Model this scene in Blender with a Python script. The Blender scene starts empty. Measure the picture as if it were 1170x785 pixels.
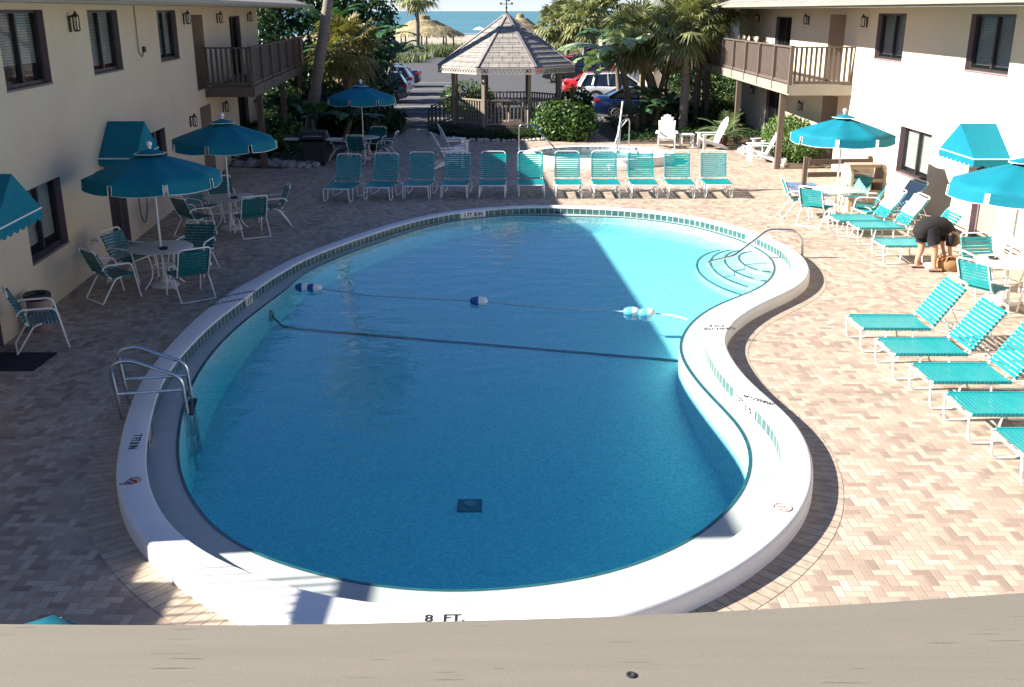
SKY_STRENGTH, SUN_STRENGTH, EXPOSURE = .041, 5.0, 1.66
POOL_LO, POOL_HI = (.34, .58, .59), (.57, .81, .79)
WATER_COL, WATER_DENS = (.12, .86, .945), .50
import bpy, bmesh, math, random
from math import sin, cos, pi, radians, sqrt, atan2, hypot
from mathutils import Vector, Matrix
from mathutils.geometry import tessellate_polygon
C = bpy.context.scene.collection
H, F, TH = 4.7, 1138.0, radians(18.46)
ST, CT = sin(TH), cos(TH)
R = random.Random(11)

# ---- the survey of the place: a sight line through the photograph met with a known plane
def at(px, py, z=0.0):
    u, v = (px - 585) / F, (392.5 - py) / F
    t = (H - z) / (ST - v * CT)
    return Vector((u * t, t * (CT + v * ST), z))
def aty(px, py, y):
    u, v = (px - 585) / F, (392.5 - py) / F
    t = y / (CT + v * ST)
    return Vector((u * t, y, H - t * (ST - v * CT)))
def on_wall(px, py, a, b):            # wall plane x = a + b*y -> (y, z)
    u, v = (px - 585) / F, (392.5 - py) / F
    t = a / (u - b * (CT + v * ST))
    return (t * (CT + v * ST), H - t * (ST - v * CT))

# ---- mesh builder
class MB:
    def __init__(s): s.v = []; s.f = []; s.uv = []; s.mi = []
    def face(s, pts, uv=None, mi=0):
        n = len(s.v); s.v += [tuple(p) for p in pts]
        s.f.append(tuple(range(n, n + len(pts)))); s.uv.append(uv); s.mi.append(mi)
    def mesh(s, verts, faces, mi=0):
        n = len(s.v); s.v += [tuple(p) for p in verts]
        for f in faces:
            s.f.append(tuple(i + n for i in f)); s.uv.append(None); s.mi.append(mi)
    def box(s, c, d, rz=0.0, M=None):
        x, y, z = d[0] / 2, d[1] / 2, d[2] / 2
        vs = [Vector((i, j, k)) for i in (-x, x) for j in (-y, y) for k in (-z, z)]
        if M is None: M = Matrix.Rotation(rz, 3, 'Z')
        vs = [M @ p + Vector(c) for p in vs]
        s.mesh(vs, [(0, 1, 3, 2), (4, 6, 7, 5), (0, 4, 5, 1), (2, 3, 7, 6), (0, 2, 6, 4), (1, 5, 7, 3)])
        return s
    def span(s, a, b):
        return s.box([(a[i] + b[i]) / 2 for i in range(3)], [abs(b[i] - a[i]) for i in range(3)])
    def bar(s, p0, p1, w, h, up=(0, 0, 1)):
        p0, p1 = Vector(p0), Vector(p1); d = (p1 - p0); L = d.length; d = d / L
        u = Vector(up)
        if abs(d.dot(u)) > .99: u = Vector((0, 1, 0))
        x = d.cross(u).normalized(); z = x.cross(d).normalized()
        M = Matrix((x, d, z)).transposed()
        return s.box((p0 + p1) / 2, (w, L, h), M=M)
    def tube(s, pts, r, n=8, closed=False):
        pts = [Vector(p) for p in pts]; m = len(pts)
        rr = r if isinstance(r, (list, tuple)) else [r] * m
        prev = None; vs = []
        for i, p in enumerate(pts):
            a = pts[(i - 1) % m] if (closed or i > 0) else p
            b = pts[(i + 1) % m] if (closed or i < m - 1) else p
            d = (b - a); d = d.normalized() if d.length > 1e-9 else Vector((0, 0, 1))
            if prev is None:
                q = Vector((0, 0, 1)) if abs(d.z) < .9 else Vector((1, 0, 0))
                x = d.cross(q).normalized()
            else:
                x = (prev - d * prev.dot(d))
                x = x.normalized() if x.length > 1e-6 else d.orthogonal().normalized()
            prev = x; y = d.cross(x)
            vs += [p + (x * cos(2 * pi * k / n) + y * sin(2 * pi * k / n)) * rr[i] for k in range(n)]
        fs = []
        for i in range(m if closed else m - 1):
            for k in range(n):
                a, b = i * n + k, i * n + (k + 1) % n
                c, d2 = ((i + 1) % m) * n + (k + 1) % n, ((i + 1) % m) * n + k
                fs.append((a, b, c, d2))
        if not closed:
            fs.append(tuple(reversed(range(n)))); fs.append(tuple(range((m - 1) * n, m * n)))
        s.mesh(vs, fs); return s
    def lathe(s, prof, n=20, c=(0, 0, 0)):
        vs = []; fs = []
        for (r, z) in prof:
            vs += [(c[0] + r * cos(2 * pi * k / n), c[1] + r * sin(2 * pi * k / n), c[2] + z) for k in range(n)]
        for i in range(len(prof) - 1):
            for k in range(n):
                fs.append((i * n + k, i * n + (k + 1) % n, (i + 1) * n + (k + 1) % n, (i + 1) * n + k))
        if prof[0][0] > 1e-4: fs.append(tuple(reversed(range(n))))
        if prof[-1][0] > 1e-4: fs.append(tuple(range((len(prof) - 1) * n, len(prof) * n)))
        s.mesh(vs, fs); return s
    def prism(s, poly, axis, a, b):     # poly of 2-D points extruded along axis 'x','y' or 'z'
        def P(p, t): return {'x': (t, p[0], p[1]), 'y': (p[0], t, p[1]), 'z': (p[0], p[1], t)}[axis]
        n = len(poly); vs = [P(p, a) for p in poly] + [P(p, b) for p in poly]
        s.mesh(vs, [tuple(range(n)), tuple(reversed(range(n, 2 * n)))] + [(i, (i + 1) % n, n + (i + 1) % n, n + i) for i in range(n)])
        return s
    def blob(s, c, r, seed=0, n=12, amp=.15):
        rr = random.Random(seed); ph = [rr.uniform(0, 6.28) for _ in range(6)]
        vs = []; fs = []; m = max(4, n // 2)
        for i in range(m + 1):
            th = pi * i / m
            for k in range(n):
                f = 2 * pi * k / n
                q = 1 + amp * (sin(2 * f + ph[0]) * sin(th) + .6 * sin(3 * f + ph[1] + 2 * th) + .5 * cos(3 * th + ph[2]))
                vs.append((c[0] + r[0] * q * sin(th) * cos(f), c[1] + r[1] * q * sin(th) * sin(f), c[2] + r[2] * q * cos(th)))
        for i in range(m):
            for k in range(n):
                fs.append((i * n + k, (i + 1) * n + k, (i + 1) * n + (k + 1) % n, i * n + (k + 1) % n))
        s.mesh(vs, fs); return s
    def build(s, name, mat=None, parent=None, off=(0, 0, 0), smooth=False, bevel=0.0, merge=True):
        me = bpy.data.meshes.new(name)
        o = Vector(off)
        me.from_pydata([tuple(Vector(p) - o) for p in s.v], [], s.f)
        if any(s.uv):
            ul = me.uv_layers.new(name='UVMap'); li = 0
            for fi, f in enumerate(s.f):
                for k in range(len(f)):
                    ul.data[li].uv = s.uv[fi][k] if s.uv[fi] else (0, 0); li += 1
        mats = mat if isinstance(mat, (list, tuple)) else [mat]
        for m in mats:
            if m: me.materials.append(m)
        for i, p in enumerate(me.polygons): p.material_index = s.mi[i]
        bm = bmesh.new(); bm.from_mesh(me)
        if merge: bmesh.ops.remove_doubles(bm, verts=bm.verts, dist=1e-5)
        if merge: bmesh.ops.recalc_face_normals(bm, faces=bm.faces)
        if bevel > 0:
            es = [e for e in bm.edges if len(e.link_faces) == 2 and e.calc_face_angle(0) > .6]
            bmesh.ops.bevel(bm, geom=es, offset=bevel, segments=2, affect='EDGES', clamp_overlap=True)
        bm.to_mesh(me); bm.free()
        if smooth:
            for p in me.polygons: p.use_smooth = True
            try: me.set_sharp_from_angle(angle=radians(42))
            except Exception: pass
        ob = bpy.data.objects.new(name, me); C.objects.link(ob)
        if parent: ob.parent = parent
        return ob

def tag(o, label=None, cat=None, group=None, kind=None):
    for k, v in (('label', label), ('category', cat), ('group', group), ('kind', kind)):
        if v: o[k] = v
    return o
def thing(name, label, cat, loc=(0, 0, 0), rz=0.0, group=None, kind=None):
    e = bpy.data.objects.new(name, None); C.objects.link(e)
    e.location = loc; e.rotation_euler = (0, 0, rz); e.empty_display_size = .2
    return tag(e, label, cat, group, kind)
def dup(root, loc, rz, label=None, group=None, skip=()):
    r = root.copy(); C.objects.link(r); r.location = loc; r.rotation_euler = (0, 0, rz)
    if label: r['label'] = label
    if group: r['group'] = group
    for ch in list(root.children):
        if ch.name.split('.')[0] in skip: continue
        c = ch.copy(); C.objects.link(c); c.parent = r
        for g in list(ch.children):
            d = g.copy(); C.objects.link(d); d.parent = c
    return r

# ---- materials
def new_mat(name):
    m = bpy.data.materials.new(name); m.use_nodes = True
    nt = m.node_tree; b = nt.nodes['Principled BSDF']
    return m, nt, b
def c4(c): return (c[0], c[1], c[2], 1)
def mth(nt, op, a, b=None, c=None):
    n = nt.nodes.new('ShaderNodeMath'); n.operation = op
    for i, x in enumerate((a, b, c)):
        if x is None: continue
        if isinstance(x, (int, float)): n.inputs[i].default_value = x
        else: nt.links.new(x, n.inputs[i])
    return n.outputs[0]
def mixc(nt, fac, a, b, mode='MIX'):
    n = nt.nodes.new('ShaderNodeMix'); n.data_type = 'RGBA'; n.blend_type = mode
    for sock, x in ((n.inputs[0], fac), (n.inputs[6], a), (n.inputs[7], b)):
        if isinstance(x, (int, float)): sock.default_value = x
        elif isinstance(x, tuple): sock.default_value = c4(x)
        else: nt.links.new(x, sock)
    return n.outputs[2]
def coords(nt, kind='Object'):
    return nt.nodes.new('ShaderNodeTexCoord').outputs[kind]
def noise(nt, vec, scale, detail=4, rough=.55):
    n = nt.nodes.new('ShaderNodeTexNoise'); n.inputs['Scale'].default_value = scale
    n.inputs['Detail'].default_value = detail; n.inputs['Roughness'].default_value = rough
    if vec is not None: nt.links.new(vec, n.inputs['Vector'])
    return n.outputs['Fac']
def ramp(nt, fac, stops, interp='LINEAR'):
    n = nt.nodes.new('ShaderNodeValToRGB'); n.color_ramp.interpolation = interp
    el = n.color_ramp.elements
    while len(el) > 1: el.remove(el[-1])
    el[0].position, el[0].color = stops[0][0], c4(stops[0][1])
    for p, c in stops[1:]:
        e = el.new(p); e.color = c4(c)
    nt.links.new(fac, n.inputs[0]); return n.outputs[0]
def bump(nt, b, h, strength=.3, dist=.01):
    n = nt.nodes.new('ShaderNodeBump'); n.inputs['Strength'].default_value = strength
    n.inputs['Distance'].default_value = dist
    nt.links.new(h, n.inputs['Height']); nt.links.new(n.outputs[0], b.inputs['Normal'])
def vscale(nt, vec, s):
    n = nt.nodes.new('ShaderNodeMapping'); n.inputs['Scale'].default_value = s
    nt.links.new(vec, n.inputs[0]); return n.outputs[0]
def mat(name, col, rough=.6, var=.15, scale=6.0, bmp=0.0, bscale=80.0, metal=0.0, spec=.5, stretch=None, coat=0.0, dirt=None):
    """plain painted / cast / woven surface: two scales of tonal variation plus a fine bump"""
    m, nt, b = new_mat(name); v = coords(nt)
    vv = vscale(nt, v, stretch) if stretch else v
    f1 = noise(nt, vv, scale, 5); f2 = noise(nt, vv, scale * 9, 3)
    f = mth(nt, 'ADD', mth(nt, 'MULTIPLY', f1, .65), mth(nt, 'MULTIPLY', f2, .35))
    lo = tuple(max(0, c * (1 - var)) for c in col); hi = tuple(min(1, c * (1 + var)) for c in col)
    out = ramp(nt, f, [(.3, lo), (.7, hi)])
    if dirt:
        d = ramp(nt, noise(nt, v, scale * .45, 6, .7), [(.52, (0, 0, 0)), (.72, (1, 1, 1))])
        dm = mth(nt, 'MULTIPLY', d, .35); out = mixc(nt, dm, out, dirt)
    nt.links.new(out, b.inputs['Base Color'])
    b.inputs['Roughness'].default_value = rough; b.inputs['Metallic'].default_value = metal
    b.inputs['Specular IOR Level'].default_value = spec
    b.inputs['Coat Weight'].default_value = coat
    if bmp: bump(nt, b, noise(nt, vv, bscale, 3), bmp, .01)
    return m
def leafmat(name, cols, rough=.45, trans=.25, scale=1.5, spec=.4):
    m, nt, b = new_mat(name)
    g = nt.nodes.new('ShaderNodeNewGeometry').outputs['Random Per Island']
    c = ramp(nt, g, [(i / max(1, len(cols) - 1), x) for i, x in enumerate(cols)])
    n = noise(nt, coords(nt), scale, 3)
    sh = ramp(nt, n, [(.3, (.62, .62, .62)), (.7, (1.15, 1.15, 1.0))])
    c = mixc(nt, 1.0, c, sh, 'MULTIPLY')
    nt.links.new(c, b.inputs['Base Color']); b.inputs['Roughness'].default_value = rough
    b.inputs['Specular IOR Level'].default_value = spec
    t = nt.nodes.new('ShaderNodeBsdfTranslucent'); nt.links.new(mixc(nt, 1.0, c, (1.2, 1.3, .6), 'MULTIPLY'), t.inputs[0])
    mx = nt.nodes.new('ShaderNodeMixShader'); mx.inputs[0].default_value = trans
    nt.links.new(b.outputs[0], mx.inputs[1]); nt.links.new(t.outputs[0], mx.inputs[2])
    nt.links.new(mx.outputs[0], nt.nodes['Material Output'].inputs[0])
    return m
def herringbone(name, L=.21, cols=None):
    """2:1 pavers in herringbone, laid along x and y; every paver its own tone"""
    m, nt, b = new_mat(name); co = coords(nt)
    sep = nt.nodes.new('ShaderNodeSeparateXYZ'); nt.links.new(co, sep.inputs[0])
    w = L / 2
    x = mth(nt, 'DIVIDE', sep.outputs[0], w); y = mth(nt, 'DIVIDE', sep.outputs[1], w)
    i = mth(nt, 'FLOOR', x); j = mth(nt, 'FLOOR', y)
    fx = mth(nt, 'FRACT', x); fy = mth(nt, 'FRACT', y)
    k = mth(nt, 'FLOORED_MODULO', mth(nt, 'SUBTRACT', i, j), 4.0)
    is1 = mth(nt, 'COMPARE', k, 1.0, .1); is2 = mth(nt, 'COMPARE', k, 2.0, .1)
    hor = mth(nt, 'LESS_THAN', k, 1.5)
    ver = mth(nt, 'SUBTRACT', 1.0, hor)
    bi = mth(nt, 'SUBTRACT', i, is1); bj = mth(nt, 'SUBTRACT', j, is2)
    u = mth(nt, 'ADD', fx, is1); v = mth(nt, 'ADD', fy, is2)      # in-brick coords (0..1 or 0..2)
    ulen = mth(nt, 'ADD', 1.0, hor); vlen = mth(nt, 'ADD', 1.0, ver)
    ed = mth(nt, 'MINIMUM', mth(nt, 'MINIMUM', u, mth(nt, 'SUBTRACT', ulen, u)), mth(nt, 'MINIMUM', v, mth(nt, 'SUBTRACT', vlen, v)))
    cmb = nt.nodes.new('ShaderNodeCombineXYZ'); nt.links.new(bi, cmb.inputs[0]); nt.links.new(bj, cmb.inputs[1]); nt.links.new(hor, cmb.inputs[2])
    wn = nt.nodes.new('ShaderNodeTexWhiteNoise'); wn.noise_dimensions = '3D'; nt.links.new(cmb.outputs[0], wn.inputs['Vector'])
    big = noise(nt, co, .55, 4)
    rnd = mth(nt, 'ADD', mth(nt, 'MULTIPLY', wn.outputs['Value'], .72), mth(nt, 'MULTIPLY', big, .32))
    c = ramp(nt, rnd, cols)
    grit = ramp(nt, noise(nt, co, 140, 3), [(.3, (.86, .86, .86)), (.7, (1.08, 1.08, 1.08))])
    c = mixc(nt, 1.0, c, grit, 'MULTIPLY')
    stain = ramp(nt, noise(nt, co, .9, 7, .68), [(.45, (1, 1, 1)), (.75, (.74, .72, .71))])
    c = mixc(nt, .8, c, stain, 'MULTIPLY')
    jt = mth(nt, 'GREATER_THAN', ed, .04)
    c = mixc(nt, jt, (.30, .24, .19), c)
    nt.links.new(c, b.inputs['Base Color']); b.inputs['Roughness'].default_value = .8
    b.inputs['Specular IOR Level'].default_value = .3
    hgt = mth(nt, 'ADD', mth(nt, 'MULTIPLY', mth(nt, 'MINIMUM', ed, .09), 8.0), mth(nt, 'MULTIPLY', noise(nt, co, 60, 3), .5))
    bump(nt, b, hgt, .5, .006)
    return m
def brickuv(name, c1, c2, mortar, sx, sy, rough=.7, msize=.02, off=.5, bmp=.4, var=.25, bias=0.0):
    """courses laid out in a UV map measured in metres (ring pavers, tiles, shingles)"""
    m, nt, b = new_mat(name); uv = coords(nt, 'UV')
    br = nt.nodes.new('ShaderNodeTexBrick'); nt.links.new(uv, br.inputs['Vector'])
    br.offset = off; br.inputs['Scale'].default_value = 1.0
    br.inputs['Brick Width'].default_value = sx; br.inputs['Row Height'].default_value = sy
    br.inputs['Mortar Size'].default_value = msize; br.inputs['Bias'].default_value = bias
    br.inputs['Color1'].default_value = c4(c1); br.inputs['Color2'].default_value = c4(c2); br.inputs['Mortar'].default_value = c4(mortar)
    g = ramp(nt, noise(nt, coords(nt), 9, 5), [(.3, (1 - var,) * 3), (.7, (1 + var * .5,) * 3)])
    c = mixc(nt, 1.0, br.outputs['Color'], g, 'MULTIPLY')
    nt.links.new(c, b.inputs['Base Color']); b.inputs['Roughness'].default_value = rough
    if bmp:
        inv = mth(nt, 'SUBTRACT', 1.0, br.outputs['Fac'])
        bump(nt, b, mth(nt, 'ADD', inv, mth(nt, 'MULTIPLY', noise(nt, coords(nt), 70, 3), .3)), bmp, .01)
    return m
def woodmat(name, col, rough=.65, var=.3, axis=0, crack=False):
    m, nt, b = new_mat(name); st = [9.0, 9.0, 9.0]; st[axis] = .7
    v = vscale(nt, coords(nt), tuple(st))
    f = noise(nt, v, 4.0, 6, .6)
    lo = tuple(c * (1 - var) for c in col); hi = tuple(min(1, c * (1 + var)) for c in col)
    c = ramp(nt, f, [(.3, lo), (.7, hi)])
    h = f
    if crack:
        st2 = [420.0, 420.0, 420.0]; st2[axis] = 9.0
        v2 = vscale(nt, coords(nt), tuple(st2))
        f2 = noise(nt, v2, 1.0, 1, .4)
        gate = noise(nt, coords(nt), 9.0, 2)
        cr = mth(nt, 'MULTIPLY', ramp(nt, f2, [(.70, (0, 0, 0)), (.73, (1, 1, 1))]), ramp(nt, gate, [(.50, (0, 0, 0)), (.56, (1, 1, 1))]))
        c = mixc(nt, mth(nt, 'MULTIPLY', cr, .8), c, (.05, .038, .03))
        sp = noise(nt, coords(nt), 420, 2)
        c = mixc(nt, .6, c, ramp(nt, sp, [(.3, (.8, .79, .78)), (.7, (1.12, 1.12, 1.12))]), 'MULTIPLY')
        h = mth(nt, 'SUBTRACT', mth(nt, 'MULTIPLY', sp, .35), cr)
    nt.links.new(c, b.inputs['Base Color']); b.inputs['Roughness'].default_value = rough
    b.inputs['Specular IOR Level'].default_value = .3
    bump(nt, b, h, .12 if crack else .35, .002 if crack else .006)
    return m
def glassmat(name, tint=(.02, .025, .03), see=.5):
    m, nt, b = new_mat(name)
    b.inputs['Base Color'].default_value = c4(tint); b.inputs['Roughness'].default_value = .04
    b.inputs['Specular IOR Level'].default_value = .8
    tr = nt.nodes.new('ShaderNodeBsdfTransparent'); tr.inputs[0].default_value = (.8, .85, .85, 1)
    mx = nt.nodes.new('ShaderNodeMixShader'); mx.inputs[0].default_value = see
    nt.links.new(b.outputs[0], mx.inputs[1]); nt.links.new(tr.outputs[0], mx.inputs[2])
    nt.links.new(mx.outputs[0], nt.nodes['Material Output'].inputs[0])
    bump(nt, b, noise(nt, coords(nt), 1.3, 2), .05, .02)
    return m

CREAM = (.575, .485, .365)
M_stucco = mat('cream_stucco', CREAM, .85, .06, .8, .5, 55, spec=.2, dirt=(.45, .385, .32))
M_mauve = mat('mauve_trim', (.165, .115, .135), .7, .12, 3, .2, 60, spec=.3)
M_brown = woodmat('brown_stained_wood', (.12, .092, .075), .7, .25, 2)
M_brownh = woodmat('brown_stained_rail', (.12, .092, .075), .7, .25, 1)
M_fascia = mat('painted_fascia', (.27, .245, .20), .6, .1, 2)
M_soffit = mat('painted_soffit', (.55, .50, .42), .8, .06, 2)
M_dark = mat('dark_bronze_frame', (.035, .028, .028), .4, .2, 10)
M_black = mat('black_metal', (.02, .02, .021), .45, .3, 12)
M_glass = glassmat('window_glass', see=.66)
M_blind = mat('white_blind_slats', (.74, .73, .70), .6, .05, 5)
M_room = mat('dark_room_lining', (.05, .045, .04), .9, .1, 2)
M_lampglass = mat('frosted_lantern_glass', (.72, .64, .5), .35, .05, 10)
M_whitep = mat('white_painted_metal', (.78, .77, .75), .35, .05, 14, coat=.2)
M_whitew = mat('white_painted_boards', (.80, .80, .79), .5, .06, 9, .1, 60)
M_chrome = mat('stainless_tube', (.55, .57, .58), .22, .12, 20, metal=1.0)
M_canvas = mat('teal_canvas', (.004, .165, .23), .75, .14, 3, .25, 300, spec=.2)
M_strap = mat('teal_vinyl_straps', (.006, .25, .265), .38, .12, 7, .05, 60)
M_strap_shade = mat('shade_toned_teal_straps', (.005, .135, .145), .38, .12, 7, .05, 60)  # the teal straps with shade put into the colour, for chairs out of sun
M_table = mat('pale_table_top', (.60, .57, .53), .4, .06, 16)
M_towel = mat('white_terry_towel', (.80, .80, .80), .95, .05, 14, .6, 240)
M_towelb = mat('blue_grey_towel', (.22, .32, .47), .95, .1, 14, .6, 240)
M_plank = woodmat('weathered_rail_cap', (.185, .166, .135), .8, .05, 0, crack=True)
M_deck = herringbone('herringbone_pavers', .172, [(.10, (.25, .18, .148)), (.26, (.335, .252, .20)), (.45, (.41, .315, .245)), (.68, (.465, .368, .288)), (.92, (.52, .435, .355))])
M_ring = brickuv('ring_pavers', (.44, .355, .275), (.37, .29, .215), (.19, .16, .13), .11, .5, msize=.006)
M_coping = mat('white_plaster_beam', (.74, .73, .71), .6, .05, 2.5, .3, 130, spec=.3, dirt=(.56, .54, .51))
M_ledge = mat('pale_gutter_plaster', (.37, .40, .385), .6, .08, 3, .2, 90, dirt=(.33, .36, .35))
M_tile = brickuv('teal_band_tiles', (.06, .155, .145), (.035, .11, .115), (.50, .52, .50), .155, .15, rough=.15, msize=.008, off=0, bmp=.2)
M_tileline = mat('dark_teal_tile', (.018, .095, .11), .2, .25, 8)
M_asph = mat('parking_asphalt', (.085, .085, .09), .9, .18, 1.2, .5, 160, spec=.2, dirt=(.12, .118, .115))
M_mark = mat('white_road_paint', (.72, .72, .70), .7, .12, 5)
M_sand = mat('beach_sand', (.36, .31, .24), .95, .14, .3, .4, 3)
M_soil = mat('mulch_soil', (.10, .066, .045), .95, .4, 6, .8, 40)
M_rock = mat('river_stone', (.33, .31, .29), .75, .35, 3, .2, 40)
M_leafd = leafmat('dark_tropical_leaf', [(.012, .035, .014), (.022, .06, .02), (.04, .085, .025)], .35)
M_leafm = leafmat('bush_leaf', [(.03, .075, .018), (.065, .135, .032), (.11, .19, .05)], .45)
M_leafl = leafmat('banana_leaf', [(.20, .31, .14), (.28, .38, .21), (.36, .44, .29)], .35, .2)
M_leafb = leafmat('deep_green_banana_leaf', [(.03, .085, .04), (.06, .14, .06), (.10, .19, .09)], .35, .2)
M_palm = leafmat('palm_frond', [(.13, .16, .065), (.21, .23, .10), (.32, .31, .165)], .5, .25)
M_palmy = leafmat('yellowing_palm_frond', [(.20, .17, .055), (.26, .22, .085), (.14, .16, .055)], .5, .3)
M_hedge = leafmat('hedge_leaf', [(.05, .10, .025), (.09, .16, .04), (.14, .21, .06)], .45, .25)
M_oats = leafmat('dune_grass', [(.07, .11, .045), (.11, .145, .06), (.16, .18, .085)], .6, .2)
M_dry = leafmat('dry_thatch', [(.25, .19, .11), (.34, .27, .16), (.44, .36, .23)], .9, .1)
M_bark = mat('palm_bark', (.20, .17, .14), .9, .3, 3, .9, 14, stretch=(1, 1, 5))
M_boots = mat('rusty_palm_boots', (.155, .075, .04), .9, .4, 5, .9, 20)
M_stem = mat('green_brown_stem', (.13, .10, .055), .7, .35, 4, .4, 30)
M_skin = mat('suntanned_skin', (.48, .245, .16), .5, .08, 8)
M_cloth = mat('black_cotton', (.008, .0075, .008), .9, .25, 20, .4, 200)
M_navy = mat('dark_navy_cotton', (.008, .0075, .013), .9, .25, 20, .4, 200)
M_hair = mat('brown_hair', (.10, .06, .035), .6, .35, 30, .5, 200)
M_bag = mat('tan_woven_straw', (.38, .22, .095), .85, .35, 18, .8, 120)
M_shingle = brickuv('grey_brown_shingles', (.30, .278, .25), (.25, .23, .21), (.125, .112, .10), .38, .34, rough=.9, msize=.014, off=.37, bmp=.5, var=.2)
M_gaz = woodmat('gazebo_grey_brown_wood', (.24, .195, .155), .75, .2, 2)
M_gazd = woodmat('gazebo_dark_wood', (.085, .066, .052), .8, .3, 2)
M_lattice = mat('pale_lattice_trim', (.44, .40, .34), .7, .08, 6)
M_tan = mat('tan_plastic', (.52, .40, .28), .55, .08, 5)
M_blue = mat('blue_float_plastic', (.02, .10, .33), .3, .1, 8)
M_bluedk = mat('blue_painted_ramp', (.11, .16, .30), .7, .15, 5)
M_rope = mat('white_and_blue_rope', (.50, .56, .62), .8, .3, 40)
M_rubber = mat('black_rubber', (.016, .016, .017), .8, .3, 12, .3, 80)
M_ink = mat('black_lettering', (.018, .018, .02), .6, .2, 30)
M_red = mat('red_symbol_paint', (.45, .10, .08), .6, .2, 30)
M_beige_door = mat('beige_door_paint', (.36, .28, .215), .6, .06, 2)
# ---- camera, sky, sun
cam_d = bpy.data.cameras.new('camera'); cam = bpy.data.objects.new('camera', cam_d); C.objects.link(cam)
cam.location = (0, 0, H); cam.rotation_euler = (radians(90) - TH, 0, 0)
cam_d.sensor_width = 36; cam_d.lens = 36 * F / 1170; cam_d.clip_start = .05; cam_d.clip_end = 60000
sc = bpy.context.scene; sc.camera = cam
SUN = Vector((-1.0, -.12, .605)).normalized()          # towards the sun
w = bpy.data.worlds.new('World'); sc.world = w; w.use_nodes = True
nt = w.node_tree; sky = nt.nodes.new('ShaderNodeTexSky'); sky.sky_type = 'NISHITA'; sky.sun_disc = False
sky.sun_elevation = math.asin(SUN.z); sky.sun_rotation = atan2(SUN.x, SUN.y)
sky.air_density = 1.0; sky.dust_density = .3; sky.ozone_density = 2.0
skc = (mixc(nt, 1.0, sky.outputs[0], (.78, .94, 1.27), 'MULTIPLY'))
sepw = nt.nodes.new('ShaderNodeSeparateXYZ'); nt.links.new(coords(nt, 'Generated'), sepw.inputs[0])
hz_ = mth(nt, 'POWER', mth(nt, 'MAXIMUM', 0.0, mth(nt, 'SUBTRACT', 1.0, mth(nt, 'MULTIPLY', mth(nt, 'ABSOLUTE', sepw.outputs[2]), 9.0))), 2.0)   # pale sea haze low over the horizon
nt.links.new(mixc(nt, hz_, skc, (7.2, 7.9, 8.6)), nt.nodes['Background'].inputs[0]); nt.nodes['Background'].inputs[1].default_value = SKY_STRENGTH
sl = bpy.data.lights.new('sun', 'SUN'); sl.energy = SUN_STRENGTH; sl.angle = radians(.53); sl.color = (1, .94, .84)
so = bpy.data.objects.new('sun', sl); C.objects.link(so); so.rotation_euler = SUN.to_track_quat('Z', 'Y').to_euler(); so.location = (-40, -5, 30)
vs = sc.view_settings; vs.view_transform = 'Standard'; vs.look = 'None'; vs.exposure = EXPOSURE; vs.gamma = 1; vs.use_curve_mapping = False
sc.cycles.max_bounces = 10; sc.cycles.transparent_max_bounces = 16

# ---- the pool's outlines, surveyed point by point on the plane each lies in
def px_curve(pts, z): return [at(x, y, z).xy for x, y in pts]
ZB, ZL, ZW = .20, .045, .025
o_far = [(620,233.9),(560,236.5),(526.7,239.8),(493,246),(459.6,253.2),(423.7,264),(387.9,275.2),(360,285),(325,299.7),(294.4,315),(263.6,331.5),(234.9,352),(208,376.7),(187.7,399),(169,426),(149,461),(138,493.8),(133,526)]
o_base = [(131.8,559),(140.8,595.7),(153,620),(181.5,652.7),(210,673),(234.5,690),(263,710)]
o_top = [(320,717),(400,726),(500,728),(600,722),(660,714),(700,705.6),(744.4,693.3),(777.8,681),(804.4,669),(831,655.6),(853,642),(875.6,624.4),(895.6,609),(911,593),(922,577.8),(928.4,562),(930,546.8),(930,530.7),(925,507.8),(916,489.4),(902.2,473.4),(883.9,456.2),(860.9,437.8),(844.9,420.6),(834.5,403.7),(830.6,390),(832.2,378.4),(840.3,367),(856.3,354.4),(879.3,342.9),(906.8,330.3),(921,320),(925.8,312),(925,303),(918,293.6),(906.8,284.4),(888.4,275.4),(862,267),(835.7,260),(806,252.3),(770,244.5),(733,239),(695,236),(655,234.2)]
O_raw = px_curve(o_far, ZB) + px_curve(o_base, 0) + px_curve(o_top, ZB)
I_raw = px_curve([(600,236.6),(562.5,238.9),(526.7,242.2),(483.6,250),(447.7,259.7),(411.8,271.7),(375.9,284.8),(340,300.4),(294.4,329),(275.9,344.5),(251.3,362.3),(226.7,384.9),(206,407.4),(189.7,428.5),(177.5,457),(170,489.7),(166,522.3),(167.3,542.7),(177.5,575.3),(197.8,603.8),(222.3,624),(240,635),(278.5,651.8),(309,663.3),(337.4,671.8),(363,677.4),(393.8,683.8),(429.7,689),(481,694),(540,695.4),(600,690),(650,683),(700,674.4),(744.4,661),(777.8,646.7),(806.7,633.3),(833.3,618.2),(855.6,600),(873.3,581),(887.8,562),(894,540),(895.8,519.3),(893,505.5),(883.9,487.2),(867.8,468.8),(841.4,445.9),(819.6,420.6),(808,400),(804,387.6),(807,378.4),(815,367),(828.8,355.5),(851.7,341.7),(879.3,329),(897.6,318.8),(905.9,307.3),(905,300.5),(900,291.3),(888.4,282),(874.7,275.7),(855,266.5),(844.4,263.6),(811,253.9),(777.8,247.2),(733,241.7),(695.6,238.8),(655.6,237.2)], ZB)
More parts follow.
